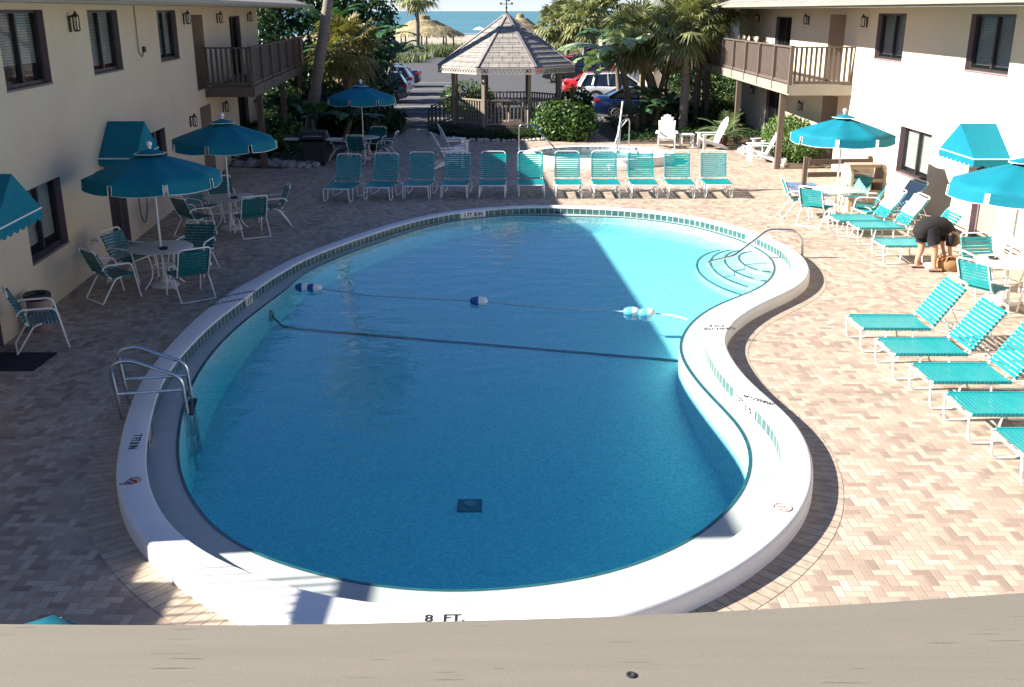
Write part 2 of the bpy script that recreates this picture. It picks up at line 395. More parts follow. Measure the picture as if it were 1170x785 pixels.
W_raw = px_curve([(600,244.6),(567,247),(536,250),(507.5,254.9),(474,263.8),(447.7,272.9),(411.8,284.8),(375.9,299.2),(340,317),(325,333.6),(294.4,354),(263.6,380.8),(243,401.3),(224.6,428),(210,461),(202,493.8),(201,522.3),(206,550.8),(222.3,581.4),(246.8,608),(270.8,626),(301.5,640.3),(342.6,653),(383.6,664.6),(429.7,673.6),(463,677),(540,678.2),(600,674),(650,667),(700,656.7),(733.3,645.6),(766.7,632.2),(795.6,616.7),(815.6,602.2),(833.3,584.4),(851,561),(857.5,546.8),(859,528.4),(856.3,510),(849.4,494),(838,478),(819.6,459.6),(801.3,440),(785.2,419),(779.5,405),(779.5,392.2),(785.2,378.4),(796.7,364.7),(817.3,351),(847,339.4),(867.8,330.3),(879.3,321),(885.7,309.6),(883.9,299.3),(872.4,289),(855,278.7),(811,263.9),(777.8,256),(733,249.9),(695.6,246.8),(655.6,244.6)], ZW)
def resample(pts, n, sm=6):
    q = []
    m = len(pts)
    for i in range(m):                                 # Catmull-Rom, then even spacing, then light smoothing
        p0, p1, p2, p3 = pts[i - 1], pts[i], pts[(i + 1) % m], pts[(i + 2) % m]
        for k in range(10):
            t = k / 10
            q.append(.5 * ((2 * p1) + (p2 - p0) * t + (2 * p0 - 5 * p1 + 4 * p2 - p3) * t * t + (3 * p1 - p0 - 3 * p2 + p3) * t ** 3))
    d = [0.0]
    for i in range(len(q)): d.append(d[-1] + (q[(i + 1) % len(q)] - q[i]).length)
    out = []; j = 0
    for k in range(n):
        s = d[-1] * k / n
        while d[j + 1] < s: j += 1
        f = (s - d[j]) / max(1e-9, d[j + 1] - d[j])
        out.append(q[j].lerp(q[(j + 1) % len(q)], f))
    for _ in range(sm):
        out = [out[i] * .5 + (out[i - 1] + out[(i + 1) % n]) * .25 for i in range(n)]
    return out
NP = 260
I_c = resample(I_raw, NP, 10); O_d = resample(O_raw, 600, 14); W_d = resample(W_raw, 600, 14)
def normals(c):
    n = len(c); area = sum(c[i].x * c[(i + 1) % n].y - c[(i + 1) % n].x * c[i].y for i in range(n))
    sg = 1 if area > 0 else -1
    r = []
    for i in range(n):
        t = (c[(i + 1) % n] - c[i - 1]).normalized(); r.append(Vector((t.y, -t.x)) * sg)
    return r
I_n = normals(I_c)
def width_to(curve, sgn, wmin, wmax):
    ws = []
    for p, n in zip(I_c, I_n):
        best = None
        for k in range(len(curve)):
            a, b = curve[k] - p, curve[(k + 1) % len(curve)] - p
            t = Vector((-n.y, n.x)); da, db = a.dot(t), b.dot(t)
            if da * db <= 0 and abs(da - db) > 1e-9:
                q = a + (b - a) * (da / (da - db)); dist = q.dot(n) * sgn
                if -.05 < dist < 1.2 and (best is None or dist < best): best = dist
        ws.append(min(wmax, max(wmin, best)) if best is not None else None)
    m = len(ws)
    good = [x for x in ws if x is not None]; av = sum(good) / len(good)
    ws = [x if x is not None else av for x in ws]
    for _ in range(14): ws = [ws[i] * .5 + (ws[i - 1] + ws[(i + 1) % m]) * .25 for i in range(m)]
    return ws
WO = width_to(O_d, 1, .30, .60); WI = width_to(W_d, -1, .10, .9)
def off(ws): return [p + n * x for p, n, x in zip(I_c, I_n, ws)]
O_c = off(WO); W_c = off([-x for x in WI])
L_len = [0.0]
for i in range(NP): L_len.append(L_len[-1] + (I_c[(i + 1) % NP] - I_c[i]).length)
def at_curve(p):                                       # nearest sample of the pool's inner edge
    k = min(range(NP), key=lambda i: (I_c[i] - p).length); return k

def sheet(name, m, outer, hole, z, thick=0):
    vs = [Vector((p[0], p[1], 0)) for p in outer]; polys = [vs]
    if hole: polys.append([Vector((p[0], p[1], 0)) for p in hole])
    tris = tessellate_polygon(polys); allv = [q for pl in polys for q in pl]
    mb = MB(); mb.mesh([(q.x, q.y, z) for q in allv], [tuple(t) for t in tris])
    o = mb.build(name, m)
    me = o.data
    if sum(p.normal.z for p in me.polygons) < 0: me.flip_normals()
    return o
mid_hole = off([x * .6 for x in WO])

# ---- ground, deck, car park, beach, sea
gr = MB()
hole_big = mid_hole
ground = sheet('ground', M_sand, [(-700, -60), (700, -60), (700, 112), (-700, 112)], hole_big, -.06)
tag(ground, kind='structure')
bz = MB(); ys = [(112, -.06), (140, -.05), (170, -.12), (220, -.45), (262, -1.0), (330, -2.4), (600, -6), (30000, -30)]
for (y0, z0), (y1, z1) in zip(ys, ys[1:]): bz.face([(-9000, y0, z0), (9000, y0, z0), (9000, y1, z1), (-9000, y1, z1)])
tag(bz.build('beach', M_sand), kind='structure')
m, nt, b = new_mat('sea_water'); co = coords(nt)
b.inputs['Roughness'].default_value = .32; b.inputs['Specular IOR Level'].default_value = .25
sx = vscale(nt, co, (.012, .05, 1)); n1 = noise(nt, sx, 1.0, 5); n2 = noise(nt, vscale(nt, co, (.0006, .006, 1)), 1.0, 3)
nt.links.new(ramp(nt, mth(nt, 'ADD', mth(nt, 'MULTIPLY', n1, .5), mth(nt, 'MULTIPLY', n2, .5)), [(.35, (.05, .155, .18)), (.65, (.085, .21, .23))]), b.inputs['Base Color'])
bump(nt, b, noise(nt, vscale(nt, co, (.15, .5, 1)), 1.0, 4), .6, .4)
M_sea = m
sea = MB(); sea.face([(-30000, 205, -1.0), (30000, 205, -1.0), (30000, 45000, -1.0), (-30000, 45000, -1.0)])
tag(sea.build('sea', M_sea), kind='structure')
surf = MB()
for k in range(16):
    y = 258 + R.uniform(-3, 26); x = R.uniform(-50, 50); l = R.uniform(8, 30)
    surf.mesh([(x - l, y, -.98), (x, y - .5, -.975), (x + l, y, -.98), (x, y + R.uniform(.6, 1.4), -.975)], [(0, 1, 2, 3)])
tag(surf.build('surf_foam', mat('sea_foam', (.75, .76, .76), .9, .1, 1)), kind='stuff')
YD = 42.6
deck = sheet('paver_deck', M_deck, [(-34, -8), (34, -8), (34, YD), (-34, YD)], mid_hole, 0.0)
tag(deck, kind='structure')
pk = MB(); pk.face([(-34, YD, -.012), (34, YD, -.012), (34, 110, -.03), (-34, 110, -.03)])
tag(pk.build('parking_lot', M_asph), kind='structure')
kb = MB(); kb.span((-34, YD - .06, -.05), (34, YD + .09, .006))
tag(kb.build('deck_edge_kerb', mat('kerb_concrete', (.36, .34, .31), .9, .12, 3)), kind='structure')

# ring of soldier pavers round the pool
def strip_uv(mb, A, za, B, zb, v0, v1, mi=0):
    for i in range(NP):
        j = (i + 1) % NP; u0, u1 = L_len[i], L_len[i + 1]
        mb.face([(A[i].x, A[i].y, za), (A[j].x, A[j].y, za), (B[j].x, B[j].y, zb), (B[i].x, B[i].y, zb)], [(u0, v0), (u1, v0), (u1, v1), (u0, v1)], mi)
rg = MB(); strip_uv(rg, off([x - .06 for x in WO]), .004, off([x + .31 for x in WO]), .004, .002, .49)
ring = rg.build('pool_paver_border', M_ring); tag(ring, kind='structure')
for p in ring.data.polygons:
    pass
if sum(p.normal.z for p in ring.data.polygons) < 0: ring.data.flip_normals()

# ---- swimming pool: beam, tile band, gutter, basin, steps, marks
pool = thing('swimming_pool', 'kidney shaped pool with raised white coping and teal tile band', 'swimming pool', (0, 0, 0))
prof = [(1.0, -.08, 0), (1.0, .10, 0), (.985, .155, 0), (.94, .188, 0), (.86, .2, 0), (.1, .2, 0), (.03, .196, 0), (0.0, .18, 0)]
bm_ = MB(); 
for (f0, z0, _), (f1, z1, _) in zip(prof, prof[1:]): strip_uv(bm_, off([x * f0 for x in WO]), z0, off([x * f1 for x in WO]), z1, 0, 1)
for o_ in (bm_,): o_.uv = [None] * len(o_.uv)
bm_.build('coping', M_coping, pool, smooth=True)
tb = MB(); strip_uv(tb, off([.0005] * NP), .182, off([.0005] * NP), .03, .155, 0.0)
tb.build('tile_band', M_tile, pool)
lg = MB(); strip_uv(lg, off([.01] * NP), ZL, W_c, ZL, 0, 1); lg.uv = [None] * len(lg.uv)
lg.build('gutter_ledge', M_ledge, pool)
tl = MB(); Win = off([-x - .035 for x in WI]); strip_uv(tl, W_c, ZL + .004, Win, ZL + .003, 0, 1); strip_uv(tl, Win, ZL + .003, Win, -.055, 0, 1); tl.uv = [None] * len(tl.uv)
tl.build('edge_tile_line', M_tileline, pool)
LA, LB = at(316, 374, -.40), at(777, 414, -.42)          # the painted line where the floor breaks
def zfloor(x, y):
    f = (x - LA.x) / (LB.x - LA.x); yb = LA.y + (LB.y - LA.y) * f
    if y >= yb: return -(.34 + .07 * max(0, min(1, (25 - y) / 8)))
    return -(.41 + .50 * min(1, (yb - y) / 4.0) + .34 * max(0, min(1, (12.4 - y) / 4)))
Wn = off([-x - .036 for x in WI])
bs = MB(); strip_uv(bs, Wn, .03, Wn, -1.6, 0, 1); bs.uv = [None] * len(bs.uv)
M_basin, nt, b = new_mat('pale_pool_plaster'); co = coords(nt)
pc = ramp(nt, noise(nt, co, 24, 5, .75), [(.40, POOL_LO), (.60, POOL_HI)])
nt.links.new(pc, b.inputs['Base Color']); b.inputs['Roughness'].default_value = .9; b.inputs['Specular IOR Level'].default_value = .0
xs0, xs1 = min(p.x for p in Wn) - .3, max(p.x for p in Wn) + .3; ys0, ys1 = min(p.y for p in Wn) - .3, max(p.y for p in Wn) + .3
g = 70; vs_ = []; fs_ = []
for j in range(g + 1):
    for i in range(g + 1):
        x, y = xs0 + (xs1 - xs0) * i / g, ys0 + (ys1 - ys0) * j / g; vs_.append((x, y, zfloor(x, y)))
for j in range(g):
    for i in range(g): fs_.append((j * (g + 1) + i, j * (g + 1) + i + 1, (j + 1) * (g + 1) + i + 1, (j + 1) * (g + 1) + i))
inW = lambda x, y, P: sum(((P[k].y > y) != (P[k - 1].y > y)) and (x < (P[k - 1].x - P[k].x) * (y - P[k].y) / (P[k - 1].y - P[k].y) + P[k].x) for k in range(len(P))) % 2 == 1
Wbig = off([-x + .25 for x in WI])
fs_ = [f for f in fs_ if any(inW(vs_[i][0], vs_[i][1], Wbig) for i in f)]
bs.mesh(vs_, fs_)
bs.build('basin', M_basin, pool)
# entry steps in the shallow corner, each tread edged in dark tile
cst = Vector((5.02, 19.4))
stp = MB(); stl = MB()
for k, (rx, ry) in enumerate(((.46, .85), (.73, 1.32), (1.0, 1.72), (1.27, 2.1))):
    zt = -.05 - .075 * k; arc = []
    for q in range(41):
        a = radians(82 + 196 * q / 40)
        arc.append((cst.x + cos(a) * rx, cst.y + sin(a) * ry))
    poly = arc + [(cst.x + 1.6, arc[-1][1]), (cst.x + 1.6, arc[0][1])]
    k0 = lambda p: at_curve(Vector(p))
    stp.prism([p if inW(p[0], p[1], W_c) else tuple(W_c[k0(p)] - I_n[k0(p)] * .0) for p in poly], 'z', zt, -.6)
    stl.tube([(p[0], p[1], zt + .004) for p in arc if inW(p[0], p[1], Wn)], .016, 6)
stp.build('entry_steps', M_basin, pool)
stl.build('step_edge_tile', M_tileline, pool)
# dark line where the floor breaks into the deep end, main drain, return fitting
ln = MB(); p0 = at(299, 346, ZW)
pts = [p0 + Vector((.10, -.02, -.06)), p0.lerp(LA, .55) + Vector((.06, -.03, -.03))]
pts += [Vector((x, LA.y + (LB.y - LA.y) * (x - LA.x) / (LB.x - LA.x), 0)) for x in [LA.x + .10 + (LB.x - LA.x - .1) * k / 24 for k in range(25)]]
pts = pts[:2] + [Vector((p.x, p.y, zfloor(p.x, p.y) + .012)) for p in pts[2:] if inW(p.x, p.y, Wn)]
sm = [pts[0]] + [q for a_, b_, c_ in zip(pts[:3], pts[1:4], pts[2:5]) for q in (b_ * .7 + a_ * .15 + c_ * .15,)] + pts[4:]
ln.tube(sm, .020, 6); ln.build('floor_break_line', M_tileline, pool)
dr = at(537, 578, -.95); zd = zfloor(dr.x, dr.y); dr = at(537, 578, zd); dm = MB(); dm.box((dr.x, dr.y, zd + .012), (.30, .34, .03))
drn = dm.build('main_drain', M_tileline, pool)
d2 = MB(); d2.lathe([(.07, 0), (.07, .02), (.035, .02)], 16, (dr.x, dr.y, zd + .028)); d2.build('drain_cover', mat('grey_blue_drain', (.16, .25, .3), .5, .2, 10), drn)
rf = at(293, 368, -.3); r2 = MB()
kf = at_curve(rf.xy); wf = W_c[kf] + I_n[kf] * -.06
r2.tube([(wf.x + cos(a) * .0 + I_n[kf].y * cos(a) * .08, wf.y - I_n[kf].x * cos(a) * .08, -.2 + sin(a) * .07) for a in [2 * pi * i / 16 for i in range(16)]], .015, 6, True)
r2.build('return_fitting', M_lattice, pool)

# lettering
def lettering(name, txt, p, rx, m, parent, size=.12, up=(0, 0, 1), sx=1.0):
    """flat letters, reading along rx, lying on the plane whose normal is up"""
    cu = bpy.data.curves.new(name, 'FONT'); cu.body = txt; cu.size = size; cu.align_x = 'CENTER'; cu.align_y = 'CENTER'; cu.extrude = .001; cu.offset = size * .018
    ob = bpy.data.objects.new(name, cu); C.objects.link(ob)
    bpy.context.view_layer.update()
    me = bpy.data.meshes.new_from_object(ob.evaluated_get(bpy.context.evaluated_depsgraph_get()))
    bpy.data.objects.remove(ob); bpy.data.curves.remove(cu)
    x = Vector(rx).normalized(); z = Vector(up).normalized(); y = z.cross(x)
    M = Matrix((x, y, z)).transposed().to_4x4(); M.translation = Vector(p)
    me.transform(Matrix.Diagonal((sx, 1, 1, 1))); me.transform(M)
    me.materials.clear(); me.materials.append(m)
    o = bpy.data.objects.new(name, me); C.objects.link(o); o.parent = parent
    return o
def no_dive(parent, c, ax, size, m1, m2):
    x = Vector(ax).normalized(); y = Vector((0, 0, 1)).cross(x)
    P = lambda a, b: Vector(c) + x * a * size + y * b * size
    mb = MB(); mb.tube([P(cos(t) * .5, sin(t) * .5) for t in [2 * pi * i / 24 for i in range(24)]], size * .05, 4, True)
    mb.tube([P(-.36, .36), P(.36, -.36)], size * .05, 4)
    o = mb.build('no_diving_symbol', m1, parent)
    d = MB(); d.tube([P(-.28, .12), P(.0, .02), P(.25, -.12)], [size * .05, size * .08, size * .04], 6); d.tube([P(.0, .05), P(.2, .14)], size * .035, 5)
    d.tube([P(-.33, -.25), P(-.1, -.2), P(.1, -.28), P(.3, -.22)], size * .03, 5)
    d.build('diver_figure', m2, o)
ZT = ZB + .003
lettering('depth_marking', '8  FT.', at(508, 706.8, ZB) + Vector((0, 0, .003)), (1, .02, 0), M_ink, pool, .135)
k7 = at_curve(at(166, 500, ZB).xy); tg = Vector((I_n[k7].y, -I_n[k7].x, 0))
lettering('depth_marking', '7 FT.8 IN', at(154, 505, ZB) + Vector((0, 0, .003)), at(147.5, 520, ZB) - at(154, 505, ZB), M_ink, pool, .13, sx=.8)
no_dive(pool, at(153, 549, ZT), (1, .1, 0), .13, M_red, M_ink)
lettering('warning_marking', 'NO\nDIVING', at(144.5, 552, ZT), (1, .06, 0), M_ink, pool, .04)
lettering('warning_marking', 'NO DIVING', at(866, 457, ZT), (.62, -.62, 0), M_ink, pool, .105, sx=.8)
no_dive(pool, at(894, 580, ZT), (1, .1, 0), .17, mat('faded_red_symbol', (.50, .26, .24), .7, .2, 20), mat('faded_red_figure', (.46, .22, .20), .7, .2, 20))
lettering('warning_marking', 'NO\nDIVING', at(821, 374, ZT), (1, .1, 0), M_ink, pool, .14)
mk = MB(); mk.box(at(826, 367, ZT), (.34, .10, .004), .1); mk.build('red_warning_stripe', mat('faded_red_paint', (.62, .40, .37), .7, .2, 20), pool)
for (px_, py_) in ((272, 336), (259, 345)):
    lettering('warning_marking', 'NO DIVING', at(px_, py_, ZT), (.75, .66, 0), M_ink, pool, .12)
def tile_mark(txt, px, py, half, size=.105, m=M_ink):
    k = at_curve(at(px, py, .12).xy); n_ = max(1, int(half / (L_len[-1] / NP)))
    a, b_ = I_c[(k - n_) % NP], I_c[(k + n_) % NP]
    pl = MB()
    for i in range(-n_, n_):
        p, q = off([-.006] * NP)[(k + i) % NP], off([-.006] * NP)[(k + i + 1) % NP]
        pl.face([(p.x, p.y, .038), (q.x, q.y, .038), (q.x, q.y, .181), (p.x, p.y, .181)])
    po = pl.build('depth_tile', mat('white_depth_tile', (.76, .76, .74), .25, .05, 20), pool)
    nin = -Vector((I_n[k].x, I_n[k].y, 0)); x = Vector((0, 0, 1)).cross(nin)
    c_ = Vector((I_c[k].x, I_c[k].y, .108)) + nin * .02
    lettering('depth_lettering', txt, c_, x, m, po, size, up=nin, sx=.95)
tile_mark('3 FT. 8 IN', 541, 246, .42, .13)
tile_mark('5 FT', 280, 341, .24, .13)
tile_mark('7 FT. 6 IN', 859, 463, .34, .13)
tile_mark('7 FT. 8 IN', 170, 500, .30, .11)
tile_mark('3 FT', 868, 273, .30, .12, mat('faded_grey_lettering', (.5, .47, .47), .6, .1, 20))
tile_mark('8 FT.', 520, 695, .3, .1)

# ---- water: a closed body, clear with a blue absorption, mirror-like top with ripples
wt = MB(); Ww = off([-x - .03 for x in WI])
n_ = len(Ww); top = [Vector((p.x, p.y, 0)) for p in Ww]; tris = tessellate_polygon([top])
wt.mesh([(p.x, p.y, ZW) for p in Ww] + [(p.x, p.y, -1.7) for p in Ww], [tuple(t) for t in tris] + [tuple(i + n_ for i in t) for t in tris] + [(i, (i + 1) % n_, n_ + (i + 1) % n_, n_ + i) for i in range(n_)])
M_water, nt, b = new_mat('pool_water'); nt.nodes.remove(b); outn = nt.nodes['Material Output']
tr = nt.nodes.new('ShaderNodeBsdfTransparent'); tr.inputs[0].default_value = (1, 1, 1, 1)
gl = nt.nodes.new('ShaderNodeBsdfGlossy'); gl.inputs['Roughness'].default_value = .015
co = coords(nt)
hn = mth(nt, 'ADD', mth(nt, 'MULTIPLY', noise(nt, vscale(nt, co, (1, 1.6, 1)), 1.6, 3, .5), 1.0), mth(nt, 'MULTIPLY', noise(nt, co, 7, 2, .5), .22))
bp = nt.nodes.new('ShaderNodeBump'); bp.inputs['Strength'].default_value = .26; bp.inputs['Distance'].default_value = .05
nt.links.new(hn, bp.inputs['Height'])
nt.links.new(bp.outputs[0], gl.inputs['Normal'])
dt = nt.nodes.new('ShaderNodeVectorMath'); dt.operation = 'DOT_PRODUCT'
nt.links.new(bp.outputs[0], dt.inputs[0]); nt.links.new(nt.nodes.new('ShaderNodeNewGeometry').outputs['Incoming'], dt.inputs[1])
schl = mth(nt, 'ADD', .02, mth(nt, 'MULTIPLY', .98, mth(nt, 'POWER', mth(nt, 'SUBTRACT', 1.0, mth(nt, 'MINIMUM', 1.0, mth(nt, 'ABSOLUTE', dt.outputs['Value']))), 5.0)))   # the same mirror share from above and below
mx = nt.nodes.new('ShaderNodeMixShader')
nt.links.new(schl, mx.inputs[0]); nt.links.new(tr.outputs[0], mx.inputs[1]); nt.links.new(gl.outputs[0], mx.inputs[2])
nt.links.new(mx.outputs[0], outn.inputs[0])
va = nt.nodes.new('ShaderNodeVolumeAbsorption'); va.inputs[0].default_value = c4(WATER_COL); va.inputs[1].default_value = WATER_DENS
nt.links.new(va.outputs[0], outn.inputs[1])
wo = wt.build('pool_water', M_water); tag(wo, 'clear blue pool water with ripples and mirrored palms', kind='structure')
# ---- the two motel wings
class Wing:
    def __init__(s, side, name, label, loc):
        s.side = side; s.loc = Vector(loc)
        s.root = thing(name, label, 'building', loc)
    def P(s, a, o, z):
        return Vector((-6.34 - .085 * a + o, a, z)) if s.side < 0 else Vector((10 - o, a, z))
    def blk(s, mb, a0, a1, o0, o1, z0, z1):
        v = [s.P(a, o, z) for a in (a0, a1) for o in (o0, o1) for z in (z0, z1)]
        mb.mesh(v, [(0, 1, 3, 2), (4, 6, 7, 5), (0, 4, 5, 1), (2, 3, 7, 6), (0, 2, 6, 4), (1, 5, 7, 3)])
    def part(s, mb, name, m, parent=None, **kw):
        return mb.build(name, m, parent or s.root, off=s.loc, **kw)
    def wall(s, a0, a1, z1, holes, depth=7.0):
        mb = MB(); A = sorted({a0, a1, *[h[0] for h in holes], *[h[1] for h in holes]}); Z = sorted({0.0, z1, *[h[2] for h in holes], *[h[3] for h in holes]})
        for p, q in zip(A, A[1:]):
            for r, t in zip(Z, Z[1:]):
                c_, d_ = (p + q) / 2, (r + t) / 2
                if any(h[0] < c_ < h[1] and h[2] < d_ < h[3] for h in holes): continue
                mb.face([s.P(p, 0, r), s.P(q, 0, r), s.P(q, 0, t), s.P(p, 0, t)])
        mb.face([s.P(a0, 0, 0), s.P(a0, -depth, 0), s.P(a0, -depth, z1), s.P(a0, 0, z1)])
        mb.face([s.P(a1, 0, 0), s.P(a1, -depth, 0), s.P(a1, -depth, z1), s.P(a1, 0, z1)])
        mb.face([s.P(a0, -depth, 0), s.P(a1, -depth, 0), s.P(a1, -depth, z1), s.P(a0, -depth, z1)])
        return s.part(mb, 'wall', M_stucco)
    def window(s, a0, a1, z0, z1, blind=1.0, dep=.13, slider=False):
        fr = MB(); f = .055; d = dep
        for (p, q, r, t) in ((a0, a1, z0, z0 + f), (a0, a1, z1 - f, z1), (a0, a0 + f, z0 + f, z1 - f), (a1 - f, a1, z0 + f, z1 - f)):
            s.blk(fr, p, q, -d - .05, -d + .02, r, t)
        mid = (a0 + a1) / 2
        s.blk(fr, mid - f * .6, mid + f * .6, -d - .05, -d + .03, z0 + f, z1 - f)
        w = s.part(fr, 'window', M_dark)
        rv = MB(); e = .002
        for v in ([(a0, 0, z0), (a1, 0, z0), (a1, -d, z0), (a0, -d, z0)], [(a0, 0, z1), (a1, 0, z1), (a1, -d, z1), (a0, -d, z1)],
                  [(a0, 0, z0), (a0, 0, z1), (a0, -d, z1), (a0, -d, z0)], [(a1, 0, z0), (a1, 0, z1), (a1, -d, z1), (a1, -d, z0)]):
            rv.face([s.P(*p) for p in v])
        s.blk(rv, a0 - .01, a1 + .01, e, .014, z0 - .03, z0 - .004)
        s.part(rv, 'window_surround', M_mauve, w)
        g = MB(); g.face([s.P(a0 + f, -d - .02, z0 + f), s.P(a1 - f, -d - .02, z0 + f), s.P(a1 - f, -d - .02, z1 - f), s.P(a0 + f, -d - .02, z1 - f)])
        s.part(g, 'window_pane', M_glass, w)
        if blind:
            b_ = MB(); zz = z1 - f - .03
            zlim = z0 + f + (1 - blind) * (z1 - z0)
            while zz > zlim:
                b_.face([s.P(a0 + f, -d - .07, zz), s.P(a1 - f, -d - .07, zz), s.P(a1 - f, -d - .095, zz + .034), s.P(a0 + f, -d - .095, zz + .034)]); zz -= .042
            s.part(b_, 'window_blind', M_blind, w)
        r = MB(); s.blk(r, a0 - .1, a1 + .1, -d - .9, -d - .052, z0 - .1, z1 + .1)
        r.f = [f_ for f_ in r.f]
        # open box behind the pane: drop the face that would stand in front of the blind
        r2 = MB(); q = lambda a, o, z: s.P(a, o, z); B, D = -d - .9, -d - .053
        for v in ([(a0, B, z0), (a1, B, z0), (a1, B, z1), (a0, B, z1)], [(a0, B, z0), (a0, D, z0), (a0, D, z1), (a0, B, z1)], [(a1, B, z0), (a1, D, z0), (a1, D, z1), (a1, B, z1)],
                  [(a0, B, z0), (a1, B, z0), (a1, D, z0), (a0, D, z0)], [(a0, B, z1), (a1, B, z1), (a1, D, z1), (a0, D, z1)]):
            r2.face([q(*p) for p in v])
        s.part(r2, 'room_lining', M_room, w)
        return w
    def door(s, a0, a1, z1, m, dep=.16, knob=True, name='door', z0=0.0):
        d = MB(); s.blk(d, a0 + .05, a1 - .05, -dep - .04, -dep, z0 + .01, z1 - .05)
        o = s.part(d, name, m)
        j = MB()
        for v in ([(a0, 0, z0), (a0, 0, z1), (a0, -dep - .05, z1), (a0, -dep - .05, z0)], [(a1, 0, z0), (a1, 0, z1), (a1, -dep - .05, z1), (a1, -dep - .05, z0)], [(a0, 0, z1), (a1, 0, z1), (a1, -dep - .05, z1), (a0, -dep - .05, z1)]):
            j.face([s.P(*p) for p in v])
        for (p, q) in ((a0, a0 + .06), (a1 - .06, a1)): s.blk(j, p + .002, q - .002, -dep - .05, -dep + .03, z0, z1 - .002)
        s.part(j, 'door_frame', M_mauve, o)
        if knob:
            k = MB(); p = s.P(a0 + .14, -dep + .035, z0 + 1.0); k.blob(p, (.035, .035, .035), 1, 8, 0); s.part(k, 'door_handle', M_chrome, o)
        return o
    def alcove(s, a0, a1, z0, z1, dep):
        m = MB()
        for v in ([(a0, 0, z0), (a0, -dep, z0), (a0, -dep, z1), (a0, 0, z1)], [(a1, 0, z0), (a1, -dep, z0), (a1, -dep, z1), (a1, 0, z1)],
                  [(a0, -dep, z0), (a1, -dep, z0), (a1, -dep, z1), (a0, -dep, z1)], [(a0, 0, z1), (a1, 0, z1), (a1, -dep, z1), (a0, -dep, z1)], [(a0, 0, z0 + .01), (a1, 0, z0 + .01), (a1, -dep, z0 + .01), (a0, -dep, z0 + .01)]):
            m.face([s.P(*p) for p in v])
        return s.part(m, 'entry_alcove', M_beige_door)
    def lantern(s, a, z):
        m = MB(); s.blk(m, a - .035, a + .035, .002, .03, z - .16, z + .12)
        c_ = s.P(a, .13, z)
        m.bar(s.P(a, .03, z + .10), s.P(a, .13, z + .15), .03, .03)
        m.lathe([(.0, .22), (.025, .17), (.062, .12), (.066, .10)], 6, c_); m.lathe([(.052, -.15), (.056, -.12), (.02, -.12)], 6, c_)
        for k in range(6):
            a_ = 2 * pi * k / 6; m.bar((c_.x + .055 * cos(a_), c_.y + .055 * sin(a_), c_.z - .13), (c_.x + .055 * cos(a_), c_.y + .055 * sin(a_), c_.z + .11), .014, .014)
        o = s.part(m, 'wall_lantern', M_black)
        g = MB(); g.lathe([(.046, -.12), (.048, .10)], 6, c_); s.part(g, 'lantern_glass', M_lampglass, o)
        return o
    def roof(s, a0, a1, eo, zs, rise=1.7, depth=7.0):
        m = MB(); e0, e1 = eo(a0), eo(a1)
        f = MB(); q = .13; g0, g1 = a0 - .0, a1 + .0
        def sec(a, e): return [s.P(a, e, zs), s.P(a, e, zs + q), s.P(a, -depth / 2, zs + q + rise), s.P(a, -depth - .8, zs + q), s.P(a, -depth - .8, zs)]
        A, B = sec(a0, e0), sec(a1, e1)
        A[2] = s.P(a0 + 3.2, -depth / 2, zs + q + rise); B[2] = s.P(a1 - 3.2, -depth / 2, zs + q + rise)
        def uvf(mb, pts):
            o_, u_ = pts[0], (pts[1] - pts[0]).normalized(); n = (pts[1] - pts[0]).cross(pts[2] - pts[0]).normalized(); v_ = n.cross(u_)
            mb.face(pts, [((p - o_).dot(u_), (p - o_).dot(v_)) for p in pts])
        uvf(m, [A[1], B[1], B[2], A[2]]); uvf(m, [A[3], B[3], B[2], A[2]]); uvf(m, [A[1], A[3], A[2]]); uvf(m, [B[1], B[3], B[2]])
        r = s.part(m, 'roof', M_shingle)
        so_ = MB(); so_.face([A[0], B[0], B[4], A[4]]); s.part(so_, 'soffit', M_soffit, r)
        fa = MB()
        for X, Y in ((A, B),):
            fa.face([X[0], Y[0], Y[1], X[1]]); fa.face([X[4], Y[4], Y[3], X[3]]); fa.face([X[0], X[4], X[3], X[1]]); fa.face([Y[0], Y[4], Y[3], Y[1]])
        gut = [s.P(a0, e0 + .055, zs + .085), s.P(a1, e1 + .055, zs + .085)]
        fa.bar(gut[0], gut[1], .10, .085)
        s.part(fa, 'fascia', M_fascia, r)
        return r
    def balcony(s, a0, a1, ob, z0=2.40, z1=2.58, zr=3.72, posts=()):
        m = MB(); s.blk(m, a0, a1, .003, ob, z0 + .02, z1); s.blk(m, a0 - .02, a1 + .02, ob + .002, ob + .06, z0 - .06, z1 + .05); s.blk(m, a0 - .06, a0 - .021, .003, ob + .06, z0 - .06, z1 + .05)
        o = s.part(m, 'balcony', M_fascia if s.side > 0 else M_brownh)
        rl = MB(); s.blk(rl, a0, a1, ob - .07, ob + .05, zr - .04, zr); s.blk(rl, a0 - .06, a0 + .06, .004, ob - .071, zr - .04, zr); s.blk(rl, a0, a1, ob - .02, ob + .03, z1 + .08, z1 + .16)
        s.blk(rl, a0 - .03, a0 + .03, .004, ob - .075, z1 + .08, z1 + .16)
        s.part(rl, 'balcony_rail', M_brownh, o)
        b_ = MB(); a = a0 + .16
        while a < a1:
            s.blk(b_, a, a + .075, ob - .045, ob - .021, z1 + .02, zr - .042); a += .135
        x = .08
        while x < ob - .1:
            s.blk(b_, a0 - .02, a0 + .02, x, x + .06, z1 + .165, zr - .042); x += .145
        s.part(b_, 'balusters', M_brown, o)
        for a in [a0] + [a0 + 2.0 * k for k in range(1, int((a1 - a0) / 2.0) + 1)]:
            p = MB(); s.blk(p, a - .055, a + .055, ob - .018, ob + .07 if a > a0 else ob + .09, z0, zr + .03 if a == a0 else zr - .042); s.part(p, 'balcony_post', M_brown, o)
